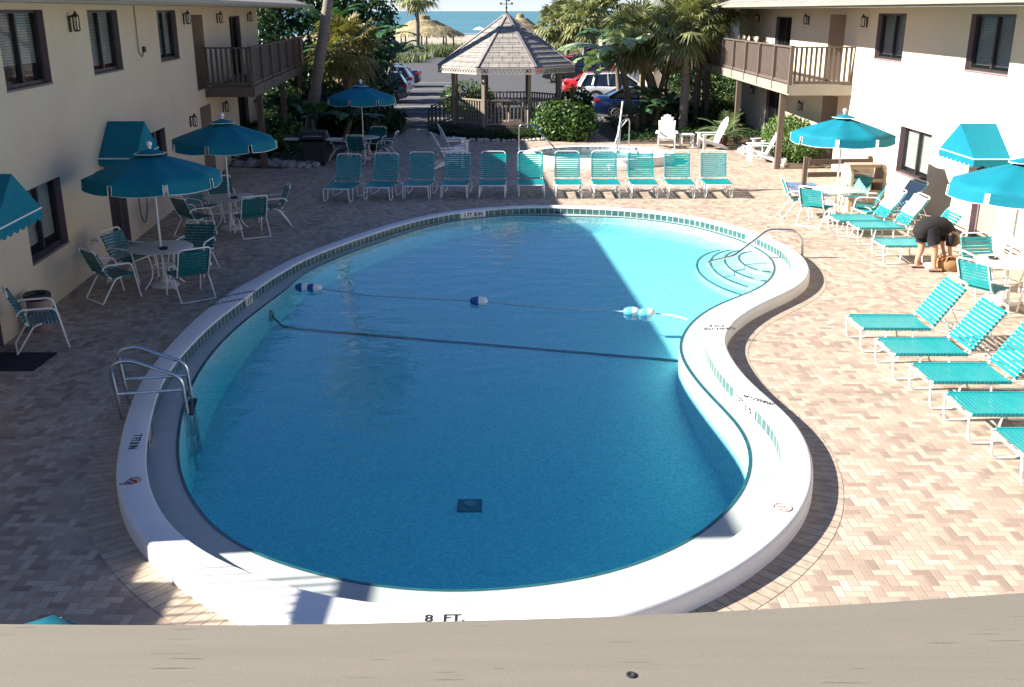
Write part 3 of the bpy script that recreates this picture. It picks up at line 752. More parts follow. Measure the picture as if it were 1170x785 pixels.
        for a in posts:
            p = MB(); s.blk(p, a - .085, a + .085, ob - .2, ob - .03, 0, z0 + .018); s.part(p, 'support_post', M_brown, o)
        return o
    def awning(s, a, zr, half=.86, out=.74, drop=.62, val=.16):
        m = MB(); zb = zr - drop; t = .004
        A0, A1 = s.P(a, .004, zr), s.P(a, out, zr)
        L0, L1 = s.P(a - half, .004, zb), s.P(a - half, out, zb); R0, R1 = s.P(a + half, .004, zb), s.P(a + half, out, zb)
        m.face([A0, A1, L1, L0]); m.face([A0, A1, R1, R0]); m.face([A1, L1, R1])
        o = s.part(m, 'awning', M_canvas, smooth=False)
        so_ = o.modifiers.new('thick', 'SOLIDIFY'); so_.thickness = .012
        v = MB()
        def scal(p, q, n):
            d = (q - p)
            for i in range(n):
                for k in range(6):
                    f0, f1 = (i + k / 6) / n, (i + (k + 1) / 6) / n
                    h0 = val + .05 * abs(sin(pi * (k / 6))); h1 = val + .05 * abs(sin(pi * ((k + 1) / 6)))
                    a_, b_ = p + d * f0, p + d * f1
                    v.face([a_, b_, b_ - Vector((0, 0, h1 - .04)), a_ - Vector((0, 0, h0 - .04))])
        scal(L0, L1, 4); scal(L1, R1, 8); scal(R1, R0, 4)
        vo = s.part(v, 'awning_valance', M_canvas, o); so2 = vo.modifiers.new('thick', 'SOLIDIFY'); so2.thickness = .006; so2.offset = 0
        tr = MB(); tr.tube([L0, L1, R1, R0], .012, 5); s.part(tr, 'awning_trim', M_whitep, o)
        return o

eoL = lambda a: .69 + .0285 * a
wl = Wing(-1, 'motel_wing', 'cream stucco two storey motel wing standing in shade left of the pool', (-6.9, 7.6, 0))
dl = [(12.9, 14.0, 0, 2.05), (19.7, 20.85, 0, 2.05)]
wn = [(15.55, 17.5, 3.55, 4.72), (19.8, 21.75, 3.55, 4.72), (24.95, 26.88, 3.55, 4.72), (15.5, 17.2, .86, 2.0), (23.3, 24.58, .9, 2.03)]
alc = [(28.64, 30.1, 0, 2.12), (28.64, 30.1, 2.58, 4.6)]
sl_ = [(34.2, 36.2, 2.6, 4.55), (34.6, 36.6, 0, 2.1)]
wl.wall(7.42, 40, 4.82, dl + wn + alc + sl_)
for i, h in enumerate(wn): wl.window(*h, blind=.93 if i >= 3 else .97 if i else .8)
for h in sl_: wl.window(*h, blind=0)
for h in dl: wl.door(h[0], h[1], h[3], M_dark)
for h in alc: wl.alcove(*h, 2.0)
for a, z in ((18.73, 4.5), (27.7, 4.52), (32.2, 4.5), (37.8, 4.5), (27.3, 1.9), (31.9, 1.86)): wl.lantern(a, z)
wl.roof(7.27, 41.2, eoL, 4.82)
wl.balcony(29.6, 43, 1.35, posts=(31.5, 36.8, 42))
wl.awning(13.45, 2.62); wl.awning(20.2, 2.62)
cd = MB(); cd.tube([wl.P(23.0, .02, 4.8), wl.P(22.98, .03, 4.3), wl.P(23.0, .02, 3.85), wl.P(23.2, .03, 3.72), wl.P(23.42, .02, 3.85)], .014, 6); cb = wl.part(cd, 'wall_conduit', M_fascia)
jb = MB(); wl.blk(jb, 23.36, 23.5, .002, .06, 3.82, 3.94); wl.part(jb, 'junction_box', M_black, cb)
sp = MB(); sp.tube([wl.P(18.35, .0, .62), wl.P(18.35, .10, .62), wl.P(18.35, .13, .58)], .018, 6); sp.tube([wl.P(18.3, .09, .66), wl.P(18.4, .09, .66)], .012, 5); wl.part(sp, 'wall_spigot', M_chrome)

wr = Wing(1, 'motel_wing', 'cream stucco two storey motel wing in full sun right of the pool', (10, 12, 0))
dr_ = [(20.35, 21.5, 0, 2.02)]
wnr = [(20.77, 22.8, 3.47, 4.64), (26.55, 28.6, 3.47, 4.64), (24.05, 26.05, .75, 1.9), (14.2, 16.2, 3.47, 4.64)]
alr = [(31.34, 32.91, 0, 2.2), (31.34, 32.91, 2.58, 4.6)]
slr = [(37.4, 39.6, 2.6, 4.5), (38.0, 40.2, 0, 2.1)]
wr.wall(6.5, 46, 4.79, dr_ + wnr + alr + slr)
for i, h in enumerate(wnr): wr.window(*h, blind=.97 if i != 2 else .95)
for h in slr: wr.window(*h, blind=0)
wr.door(dr_[0][0], dr_[0][1], dr_[0][3], M_beige_door)
for h in alr: wr.alcove(*h, 2.0)
for a, z in ((29.44, 4.42), (35.25, 4.42), (42.3, 4.42), (42.3, 1.6), (35.1, 1.6)): wr.lantern(a, z)
wr.roof(6.2, 47.2, lambda a: 1.75, 4.79)
wr.balcony(30.2, 46.3, 1.80, posts=(31.4, 37.6, 43.6))
wr.awning(20.95, 2.5)
vt = MB()
for r_ in range(3):
    for k in range(5): a = 27.15 + k * .5; wr.blk(vt, a, a + .36, .0025, .006, 2.2 + r_ * .14, 2.235 + r_ * .14)
wr.part(vt, 'wall_vent', mat('vent_shadow_grey', (.30, .26, .22), .8, .1, 8))
# ---- canopy of our own balcony and its rail cap
bal = thing('viewing_balcony', 'weathered beige wooden rail cap running across the near edge of the pool view', 'railing', (0, .9, 0))
def arc_y(x): return .0
cap = MB(); n = 40
pe = [(-60,713),(0,716),(140,717.2),(280,717.2),(400,715.8),(500,713.2),(600,710.6),(700,707.6),(800,702.8),(900,697.5),(1000,691.8),(1085,686),(1170,680),(1230,675.5)]
zc = 3.95; prof_ = []
for (x, y) in pe:
    p = at(x, y, zc); prof_.append(p)
nv = len(prof_); vs_ = []
for p in prof_: vs_ += [(p.x, p.y, zc), (p.x, p.y - .012, zc + .012), (p.x, p.y - .30, zc + .012), (p.x, p.y - .30, zc - .04), (p.x, p.y, zc - .04)]
fs_ = []
for i in range(nv - 1):
    for k in range(5): fs_.append((i * 5 + k, i * 5 + (k + 1) % 5, (i + 1) * 5 + (k + 1) % 5, (i + 1) * 5 + k))
fs_ += [tuple(range(5)), tuple(range((nv - 1) * 5, nv * 5))]
cap.mesh(vs_, fs_); cap.build('rail_cap', M_plank, bal, off=(0, .9, 0))
kn = MB(); kp = at(721, 771.5, zc + .0125); kn.lathe([(.0055, 0), (.006, .0012), (.0035, .0016), (.002, .0004)], 12, kp); kn.build('cap_hole', M_rubber, bal, off=(0, .9, 0))  # hole in the cap, a small stud whose black stands in for its shade
bl = MB()
for k in range(-14, 15):
    if abs(k) > 0: bl.box((k * .13, .93, 3.36), (.04, .04, 1.08))
bl.build('balusters', M_brown, bal, off=(0, .9, 0))
rf_ = MB(); rf_.span((-6, -4, 5.25), (7, -.6, 5.4)); rf_.build('balcony_roof', M_soffit, bal, off=(0, .9, 0))
fl_ = MB(); fl_.span((-9, -3, 2.65), (7, 1.0, 2.8)); fl_.build('balcony_floor', M_soffit, bal, off=(0, .9, 0))

# ---- open stair and landing between our wing and the left one; its bars throw the striped shade on the coping
stw = thing('stair_landing', 'open stair landing with slatted rail beside the left wing', 'stairs', (-7.6, 5.5, 0))
SO = stw.location.copy()
m = MB(); m.span((-10.5, .5, 0), (-7.25, 7.40, 2.40)); m.build('enclosure', M_stucco, stw, off=SO)
m = MB(); m.span((-10.5, .5, 2.41), (-7.18, 7.02, 2.62)); m.build('landing_floor', M_soffit, stw, off=SO)
m = MB()
for k in range(50): m.span((-7.262, .6 + k * .128, 2.63), (-7.238, .624 + k * .128, 3.58))
m.build('balusters', M_brown, stw, off=SO)
m = MB(); m.span((-7.36, .55, 3.585), (-7.14, 7.0, 3.66)); m.build('hand_rail', M_brownh, stw, off=SO)
# ---- pool furniture
def arc(p0, p1, p2, n=5):
    p0, p1, p2 = Vector(p0), Vector(p1), Vector(p2)
    return [p0 * (1 - t) ** 2 + p1 * 2 * t * (1 - t) + p2 * t * t for t in [i / n for i in range(n + 1)]]
def fillet(pts, r, n=4):
    pts = [Vector(p) for p in pts]; out = [pts[0]]
    for a, b, c_ in zip(pts, pts[1:], pts[2:]):
        d0, d1 = (a - b), (c_ - b); q = min(r, d0.length * .48, d1.length * .48)
        out += arc(b + d0.normalized() * q, b, b + d1.normalized() * q, n)
    return out + [pts[-1]]
def make_lounger(label, ang, loc, rz, group, bl=.80, strap=None):
    """foot end at the origin, head towards +y"""
    strap = strap or M_strap
    t = thing('sun_lounger', label, 'sun lounger', loc, rz, group)
    W, zs, Ls = .33, .36, 1.06; ca, sa = cos(radians(ang)), sin(radians(ang))
    by, bz = Ls + bl * ca, zs + .01 + bl * sa
    f = MB()
    f.tube(fillet([(-W, Ls + .02, zs), (-W, .03, zs), (W, .03, zs), (W, Ls + .02, zs)], .06), .0155, 8)
    f.build('seat_frame', M_whitep, t, smooth=True)
    f = MB(); f.tube(fillet([(-W, Ls, zs + .01), (-W, by, bz), (W, by, bz), (W, Ls, zs + .01)], .09), .0155, 8)
    for s in (-1, 1): f.tube([(s * (W - .03), Ls + .42 * ca, zs + .42 * sa), (s * (W - .03), Ls + .55, .16 if sa > .8 else .2)], .010, 6)
    f.tube([(-W + .03, Ls + .55, .18), (W - .03, Ls + .55, .18)], .010, 6)
    f.build('back_frame', M_whitep, t, smooth=True)
    for s in (-1, 1):
        for (y0, y1) in ((.06, .46), (Ls - .25, Ls + .62)):
            g = MB(); x = s * (W + .002)
            g.tube(fillet([(x, y0, zs - .01), (x + s * .01, y0 + .03, .018), (x + s * .01, y1 - .07, .018), (x, y1 - .02, zs - .02 if y1 < Ls else .24)], .07), .0145, 8)
            if y1 > Ls: g.tube([(x, y1 - .02, .24), (x, Ls, zs)], .0125, 6)
            g.build('leg_loop', M_whitep, t, smooth=True)
    sb = MB(); n = 20; p = (Ls - .09) / n
    for k in range(n):
        y = .085 + k * p; sag = -.012
        for s in (-1, 1): sb.box((s * W, y + p / 2, zs), (.038, p * .80, .042))
        vs_ = []; 
        for i in range(7):
            x = -W + 2 * W * i / 6; z = zs + .016 + sag * (1 - (i / 3 - 1) ** 2)
            vs_ += [(x, y, z), (x, y + p * .80, z), (x, y + p * .80, z - .006), (x, y, z - .006)]
        fs_ = []
        for i in range(6):
            for q in range(4): fs_.append((i * 4 + q, i * 4 + (q + 1) % 4, i * 4 + 4 + (q + 1) % 4, i * 4 + 4 + q))
        sb.mesh(vs_, fs_)
    sb.build('seat_straps', strap, t)
    bb = MB(); n = 12; p = (bl - .10) / n; U = Vector((0, ca, sa)); Nn = Vector((0, -sa, ca)); O = Vector((0, Ls, zs + .01))
    for k in range(n):
        a, b_ = O + U * (.05 + k * p), O + U * (.05 + k * p + p * .72); vs_ = []
        for i in range(7):
            x = Vector((-W + 2 * W * i / 6, 0, 0)); d = Nn * (.016 - .014 * (1 - (i / 3 - 1) ** 2)); e = Nn * -.006
            vs_ += [a + x + d, b_ + x + d, b_ + x + d + e, a + x + d + e]
        fs_ = []
        for i in range(6):
            for q in range(4): fs_.append((i * 4 + q, i * 4 + (q + 1) % 4, i * 4 + 4 + (q + 1) % 4, i * 4 + 4 + q))
        bb.mesh(vs_, fs_)
        for s in (-1, 1):
            c_ = (a + b_) / 2 + Vector((s * W, 0, 0)); M = Matrix((Vector((1, 0, 0)), U, Nn)).transposed(); bb.box(c_, (.038, p * .80, .042), M=M)
    bb.build('back_straps', strap, t)
    return t
FAR = 'loungers in the row along the far pool edge'; NEAR = 'loungers on the sunny right side of the pool'
back = [((383,227,374),(-4.55,25.5),-9), ((0,),(-3.53,25.7),-7), ((0,),(-2.53,25.9),-4), ((0,),(-1.54,26.0),-3), ((0,),(-.53,26.0),-1), ((0,),(.52,26.05),1), ((0,),(1.50,26.05),0), ((0,),(2.50,26.05),0), ((0,),(3.50,26.05),0), ((0,),(4.47,26.05),-1), ((0,),(5.47,26.1),-1)]
back_lab = ['shaded teal lounger at the left end of the far row, nearest the grill', 'shaded teal lounger, second from the left end of the far row', 'shaded teal lounger between the round table and the white adirondack chairs',
            'teal lounger directly in front of the two white adirondack chairs by the gazebo', 'half shaded teal lounger just left of the raised spa', 'sunlit teal lounger in front of the left end of the spa and its curved handrail',
            'sunlit teal lounger second from the left in front of the spa', 'sunlit teal lounger in front of the middle of the spa', 'sunlit teal lounger in front of the pool lift at the spa', 'sunlit teal lounger in front of the right end of the spa', 'sunlit teal lounger standing alone at the right end of the far row']
lp = None
for (q, (x, y), a), lb in zip(back, back_lab):
    if lp is None: lp = make_lounger(lb, 69, (x, y, .002), radians(a), FAR, .76)
    else: dup(lp, (x, y, .002), radians(a), lb, FAR)
near = [(4.97, 14.0, 'teal lounger farthest back of the five on the sunny pavers beside the pool bulge'), (5.02, 12.87, 'teal lounger second from the back of the five on the sunny pavers'), (5.10, 11.82, 'teal lounger in the middle of the five on the sunny pavers'),
        (5.12, 10.78, 'teal lounger second from the front, its headrest cut by the photo edge'), (5.20, 9.70, 'nearest teal lounger, only its foot end showing at the right edge')]
l2 = None
for x, y, lb in near:
    if l2 is None: l2 = make_lounger(lb, 55, (x, y, .002), radians(-91), NEAR, .78)
    else: dup(l2, (x, y, .002), radians(-90 - R.uniform(0, 1.5)), lb, NEAR)
def towel_on(lounger_loc, rz, ang, m, label, group, f0=.30, f1=.90, drape=True):
    """a towel folded over the upper part of a lounger's back"""
    Ls, zs = 1.06, .36; ca, sa = cos(radians(ang)), sin(radians(ang)); U = Vector((0, ca, sa)); Nn = Vector((0, -sa, ca)); O = Vector((0, Ls, zs + .012))
    mb = MB(); n = 10; w = 7; rows = []
    for i in range(n + 1):
        s = f0 + (f1 - f0) * i / n
        rows.append([O + U * s + Nn * (.030 + .006 * sin(k * 1.9 + i * .8)) + Vector((-.35 + .70 * k / w, 0, 0)) for k in range(w + 1)])
    vs_ = [p for r in rows for p in r]; fs_ = []
    for i in range(n):
        for k in range(w): fs_.append((i * (w + 1) + k, i * (w + 1) + k + 1, (i + 1) * (w + 1) + k + 1, (i + 1) * (w + 1) + k))
    mb.mesh(vs_, fs_)
    o = mb.build('towel', m, smooth=True); md = o.modifiers.new('thick', 'SOLIDIFY'); md.thickness = .014; md.offset = 0
    o.location = lounger_loc; o.rotation_euler = (0, 0, rz)
    return tag(o, label, 'towel', group)
mid = [((7.03, 21.75), 'teal lounger with a white towel beside the tan towel bin', 'white towel spread on the lounger nearest the round table'), ((7.22, 20.98), 'teal lounger with a white towel, next to the bending person', 'white towel spread on the lounger nearer the bending person')]
for (x, y), lb, tl_ in mid:
    o = dup(l2, (x, y, .002), radians(-90), lb, 'loungers by the right wing wall')
    towel_on((x, y, .002), radians(-90), 55, M_towel, tl_, 'towels on loungers', .26, .72)
dup(l2, (7.17, 19.3, .002), radians(-91), 'teal lounger partly hidden behind the bending person in black', 'loungers by the right wing wall')
l3 = dup(l2, (7.9, 22.65, .002), radians(-82), 'lounger with a blue grey towel behind the two white towels', 'loungers by the right wing wall')
towel_on((7.9, 22.65, .002), radians(-82), 55, M_towelb, 'blue grey towel spread on the lounger by the tan bin', 'towels on loungers', .05, .72)

def make_chair(label, loc, rz, group, strap):
    """sitter faces +y; sled tubes, arms, straps"""
    t = thing('strap_armchair', label, 'chair', loc, rz, group)
    W, zs = .275, .42
    for s in (-1, 1):
        x = s * (W + .025); g = MB()
        g.tube(fillet([(x, -.36, .018), (x, -.10, zs - .02), (x, .02, zs + .01)], .05), .0135, 8)
        g.tube(fillet([(x, .33, .018), (x, .22, .64), (x, -.24, .66), (x - s * .01, -.30, .58)], .09), .0145, 8)
        g.build('arm_and_leg', M_whitep, t, smooth=True)
    g = MB(); g.tube([(-W - .025, -.36, .018), (W + .025, -.36, .018)], .0135, 8); g.build('floor_bar', M_whitep, t, smooth=True)
    g = MB(); g.tube(fillet([(-W, .26, zs + .02), (-W, -.18, zs - .01), (-W, -.40, .93), (W, -.40, .93), (W, -.18, zs - .01), (W, .26, zs + .02), (-W, .26, zs + .02)], .07), .0145, 8)
    g.build('seat_and_back_frame', M_whitep, t, smooth=True)
    sb = MB()
    for k in range(8):
        y = -.15 + k * .052; z = zs + (.004 * k) - .002; sb.box((0, y + .02, z + .004), (2 * W + .036, .042, .007))
        for s in (-1, 1): sb.box((s * W, y + .02, z - .004), (.036, .042, .034))
    sb.build('seat_straps', strap, t)
    bb = MB(); U = Vector((0, -.22, .52)).normalized(); Nn = Vector((0, .52, .22)).normalized(); O = Vector((0, -.185, zs + .03)); M = Matrix((Vector((1, 0, 0)), U, Nn)).transposed()
    for k in range(8):
        c_ = O + U * (.045 + k * .055) + Nn * .004; bb.box(c_, (2 * W + .036, .045, .007), M=M)
        for s in (-1, 1): bb.box(c_ + Vector((s * W, 0, 0)) - Nn * .006, (.036, .045, .034), M=M)
    bb.build('back_straps', strap, t)
    return t
def make_table(label, loc, group):
    t = thing('round_patio_table', label, 'table', loc, 0, group)
    m = MB(); m.lathe([(.03, .70), (.54, .70), (.555, .708), (.555, .722), (.545, .73), (.03, .73)], 36); m.build('table_top', M_table, t, smooth=True)
    for k in range(4):
        a = pi / 4 + k * pi / 2; g = MB(); d = Vector((cos(a), sin(a), 0))
        g.tube(arc(d * .30 + Vector((0, 0, .70)), d * .16 + Vector((0, 0, .40)), d * .22 + Vector((0, 0, .2)), 4) + arc(d * .22 + Vector((0, 0, .2)), d * .30 + Vector((0, 0, .06)), d * .38 + Vector((0, 0, .015)), 4)[1:], .014, 8); g.build('leg', M_whitep, t, smooth=True)
    m = MB(); m.tube([(.18 * cos(a), .18 * sin(a), .38) for a in [2 * pi * k / 16 for k in range(16)]], .011, 6, True); m.build('leg_ring', M_whitep, t, smooth=True)
    return t
def make_umbrella(label, loc, group, r=1.17, ze=2.0, zt=2.42, rz=0.2, seed=0):
    t = thing('patio_umbrella', label, 'umbrella', loc, rz, group)
    m = MB(); m.tube([(0, 0, .05), (0, 0, zt - .04)], .02, 10); m.build('pole', M_whitep, t, smooth=True)
    m = MB(); m.lathe([(.0, 0), (.24, 0), (.25, .02), (.23, .06), (.08, .09), (.05, .22), (.0, .22)], 24); m.build('base', M_table, t, smooth=True)
    n = 8; cn = MB(); vl = MB(); tr = MB(); rb = MB()
    ang = [2 * pi * k / n + pi / 8 for k in range(n)]
    def P(a, f, sag=0):  # f 0..1 from crown to rim
        z = zt - .05 - (zt - ze - .05) * (f ** 1.25) - sag; return Vector((cos(a) * r * f, sin(a) * r * f, z))
    for k in range(n):
        a0, a1 = ang[k], ang[(k + 1) % n] + (2 * pi if k == n - 1 else 0); m_ = 6; q = 5
        grid = []
        for i in range(m_ + 1):
            f = i / m_; A, B = P(a0, f), P(a1, f)
            grid.append([A.lerp(B, j / q) - Vector((0, 0, .035 * f * sin(pi * j / q))) for j in range(q + 1)])
        vs_ = [p for g in grid for p in g]; fs_ = []
        for i in range(m_):
            for j in range(q): fs_.append((i * (q + 1) + j, i * (q + 1) + j + 1, (i + 1) * (q + 1) + j + 1, (i + 1) * (q + 1) + j))
        cn.mesh(vs_, fs_)
        rim = grid[-1]; e0, e1 = rim[0].lerp(rim[1], .22), rim[-1].lerp(rim[-2], .22); top = [e0] + rim[1:-1] + [e1]
        low = [p + Vector((p.x * .012, p.y * .012, -.17)) for p in top]
        for j in range(len(top) - 1): vl.face([top[j], top[j + 1], low[j + 1], low[j]])
        tr.tube([top[0]] + low + [top[-1]], .007, 4)
        rb.tube([P(a0, .04) - Vector((0, 0, .02)), P(a0, 1.0) - Vector((0, 0, .015))], .009, 5)
        s_ = P(a0, .52) - Vector((0, 0, .02)); rb.tube([s_, Vector((0, 0, ze - .18))], .008, 5)
    o = cn.build('canopy', M_canvas, t, smooth=True); md = o.modifiers.new('thick', 'SOLIDIFY'); md.thickness = .006; md.offset = 0
    v = vl.build('valance', M_canvas, o); md = v.modifiers.new('thick', 'SOLIDIFY'); md.thickness = .005; md.offset = 0
    tr.build('valance_trim', M_whitep, o, smooth=True); rb.build('ribs', M_whitep, t, smooth=True)
    vt = MB(); tr2 = MB()
    ring_ = [Vector((cos(a) * .27, sin(a) * .27, zt - .045)) for a in ang]
    for k in range(n): vt.face([(0, 0, zt + .04), ring_[k], ring_[(k + 1) % n]])
    c_ = vt.build('vent_cap', M_canvas, t); md = c_.modifiers.new('thick', 'SOLIDIFY'); md.thickness = .006
    tr2.tube(ring_, .007, 4, True); tr2.build('vent_trim', M_whitep, c_)
    f = MB(); f.lathe([(.0, .0), (.03, .005), (.03, .045), (.045, .06), (.05, .09), (.03, .125), (.0, .135)], 12, (0, 0, zt + .03)); f.build('finial', M_whitep, t, smooth=True)
    return t
def ashtray(p, label):
    m = MB(); m.lathe([(.0, 0), (.07, 0), (.085, .035), (.07, .035), (.06, .012), (.0, .012)], 16); o = m.build('ashtray', M_black, smooth=True); o.location = p
    return tag(o, label, 'ashtray', 'ashtrays on the round tables')
UG, CG, TG = 'teal patio umbrellas', 'strap armchairs round the patio tables', 'round patio tables'
sets = {'A': (Vector((-6.24, 17.33, 0)), 'front left'), 'B': (Vector((-6.37, 22.32, 0)), ''), 'C': (Vector((-4.95, 33.6, 0)), ''), 'D': (Vector((7.65, 23.4, 0)), ''), 'E': (Vector((8.33, 16.25, 0)), '')}
tl_ = {'A': 'round pale table in the shade nearest the left wing windows', 'B': 'round pale table in the shade below the far left wing umbrella', 'C': 'round pale table near the car park by the dark tropical plants', 'D': 'round pale table in the sun by the brown rail fence', 'E': 'round pale table in the sun cut by the right photo edge'}
ul_ = {'A': 'dark teal umbrella in shade beside the nearer left awning', 'B': 'dark teal umbrella in shade in front of the left balcony', 'C': 'small far teal umbrella in shade in front of the tropical plants', 'D': 'bright teal umbrella in sun beside the brown rail fence', 'E': 'bright teal umbrella in sun cut by the right photo edge'}
t0 = None; u0 = None
uoff = {'A': (-.05, .02, .10, 2.40), 'B': (-.0, .0, .35, 2.42), 'C': (.02, 0, .2, 2.42), 'D': (.03, .02, .0, 2.42), 'E': (.10, .04, .3, 2.42)}
for k, (p, _) in sets.items():
    t0 = make_table(tl_[k], p, TG) if t0 is None else (dup(t0, p, .3 * ord(k), tl_[k], TG))
    q = p + Vector(uoff[k][:2] + (0,)) * 0
    u = make_umbrella(ul_[k], p, UG, rz=uoff[k][2]) if u0 is None else dup(u0, p, uoff[k][2], ul_[k], UG)
    if u0 is None: u0 = u
un = dup(u0, (at(75, 703, 2.0).x, at(75, 703, 2.0).y - 1.17, 0), pi / 8 + .05, 'sunlit teal umbrella top just peeking over the rail cap', UG, skip=('finial',))
ashtray((-6.12, 17.12, .731), 'black ashtray on the table nearest the left wing'); ashtray((-6.2, 22.12, .731), 'black ashtray on the table below the far left umbrella'); ashtray((8.12, 16.4, .731), 'black ashtray on the sunlit table at the right edge')
chairs = [  # x, y, facing (deg, direction the sitter looks, 0 = +y), sunny?, label
    (-6.85, 16.55, -42, 0, 'dark strap chair at the near left of the first shaded table'), (-5.55, 16.6, 38, 0, 'dark strap chair turned its back to the pool at the first shaded table'),
    (-6.95, 17.75, -105, 0, 'dark strap chair against the left wing door at the first shaded table'), (-5.95, 18.25, 172, 0, 'dark strap chair on the far side of the first shaded table'),
    (-6.95, 21.55, -38, 0, 'dark strap chair at the near left of the second shaded table'), (-5.72, 21.6, 30, 0, 'dark strap chair seen from behind at the second shaded table'),
    (-5.5, 22.75, 108, 0, 'dark strap chair on the pool side of the second shaded table'), (-7.1, 22.75, -115, 0, 'dark strap chair on the wall side of the second shaded table'), (-6.95, 23.7, -160, 0, 'dark strap chair beyond the second shaded table by the left wing'),
    (-5.72, 33.4, -80, 0, 'dark strap chair seen from its side by the tropical plants'), (-5.02, 32.75, -5, 0, 'dark strap chair with its back to the pool at the far table'), (-4.65, 34.4, 170, 0, 'dark strap chair behind the far table by the car park'), (-4.18, 33.45, 85, 0, 'dark strap chair on the right of the far table by the car park'),
    (7.0, 22.75, -42, 1, 'bright teal strap chair seen from behind in the sun left of the umbrella pole'), (6.85, 23.75, -95, 1, 'teal strap chair standing beyond the bright one near the rail fence'), (8.22, 22.95, 70, 1, 'teal strap chair whose shaded back faces the white towels'), (8.3, 24.1, 140, 1, 'teal strap chair behind the sunlit table near the tan bin'),
    (7.68, 15.70, -58, 1, 'bright teal strap chair nearest the five loungers in the sun'), (8.35, 17.15, -172, 1, 'teal strap chair on the far side of the sunlit table at the right edge'), (8.6, 15.35, 5, 1, 'teal strap chair cut by the right photo edge')]
cA = cB = None
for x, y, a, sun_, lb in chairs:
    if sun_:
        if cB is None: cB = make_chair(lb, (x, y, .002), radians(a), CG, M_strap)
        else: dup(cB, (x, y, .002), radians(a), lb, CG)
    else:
        if cA is None: cA = make_chair(lb, (x, y, .002), radians(a), CG, M_strap_shade)
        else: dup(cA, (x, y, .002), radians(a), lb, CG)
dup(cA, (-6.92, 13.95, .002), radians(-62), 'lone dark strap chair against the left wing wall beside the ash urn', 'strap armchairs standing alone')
ur = thing('ash_urn', 'mauve cylindrical ash urn with a black rim behind the lone chair', 'ash urn', (-7.3, 14.75, 0))
m = MB(); m.lathe([(.0, 0), (.16, 0), (.17, .02), (.17, .50), (.0, .50)], 24); m.build('body', mat('urn_pink_brown', (.30, .20, .19), .6, .12, 6), ur, smooth=True)
m = MB(); m.lathe([(.185, .50), (.20, .52), (.20, .58), (.185, .595), (.14, .58), (.13, .54), (.0, .54)], 24); m.build('rim', M_black, ur, smooth=True)
m = MB(); m.span((-.55, -.38, .003), (.42, .38, .018)); dm_ = m.build('door_mat', M_rubber, bevel=.004); dm_.location = (-7.0, 13.25, 0); tag(dm_, 'black rubber door mat below the near left awning', 'door mat')

# ---- white adirondack chairs
def make_adk(label, loc, rz, group):
    t = thing('adirondack_chair', label, 'chair', loc, rz, group)
    for s in (-1, 1):
        m = MB(); m.box((s * .30, .38, .27), (.035, .11, .54)); m.build('front_leg', M_whitew, t, bevel=.006)
        m = MB(); m.prism([(.42, .40), (.42, .30), (-.50, .0), (-.60, .0), (-.30, .20)], 'x', s * .265 - .017, s * .265 + .017); m.build('side_rail', M_whitew, t, bevel=.005)
        m = MB(); m.prism([(.48, -.07), (.48, .07), (.36, .085), (-.36, .045), (-.36, -.045), (.36, -.085)], 'z', .542, .567)
        m.v = [(s * .33 + p[1], p[0], p[2]) for p in m.v]; m.build('armrest', M_whitew, t, bevel=.005)
    m = MB()
    for k in range(6):
        f = k / 5; y, z = .40 - f * .52, .385 - f * .15; m.bar((-.285, y, z), (.285, y, z), .088, .02)
    m.build('seat', M_whitew, t)
    m = MB(); U = Vector((0, -.42, .90)).normalized(); O = Vector((0, -.12, .20))
    for k in range(7):
        x = (k - 3) * .083; L = 1.02 - .020 * (k - 3) ** 2 * 1.3; fx = x * 1.1
        m.bar(O + Vector((x * .92, 0, 0)), O + U * L + Vector((fx, 0, 0)), .074, .018, up=(0, .9, .42))
    for L_ in (.12, .6): m.bar(O + U * L_ + Vector((-.29, -.025, 0)), O + U * L_ + Vector((.29, -.025, 0)), .07, .02, up=(0, .9, .42))
    m.build('backrest', M_whitew, t, bevel=.004)
    return t
AG = 'white adirondack chairs round the spa'
a0 = make_adk('white adirondack chair in shade by the gazebo stairs, farther of the pair', (-1.98, 34.3, 0), radians(-74), AG)
for (x, y, a, lb) in ((-2.02, 31.75, -70, 'white adirondack chair in shade nearest the far lounger row'), (5.6, 36.6, 172, 'white adirondack chair facing the spa beneath the cabbage palm'), (7.15, 36.1, 100, 'white adirondack chair turned towards the spa left of the low palm'),
                      (8.2, 33.0, 84, 'white adirondack chair nearest the rounded hedge'), (8.75, 34.4, 110, 'white adirondack chair behind the one by the rounded hedge')):
    dup(a0, (x, y, 0), radians(a), lb, AG)
t = thing('side_table', 'low white slatted side table between two adirondack chairs', 'side table', (6.35, 36.7, 0))
m = MB(); [m.box((0, (k - 2.5) * .085, .46), (.5, .075, .02)) for k in range(6)]; m.build('table_top', M_whitew, t)
for s in (-1, 1):
    for q in (-1, 1): m = MB(); m.box((s * .2, q * .2, .225), (.045, .045, .45)); m.build('leg', M_whitew, t)

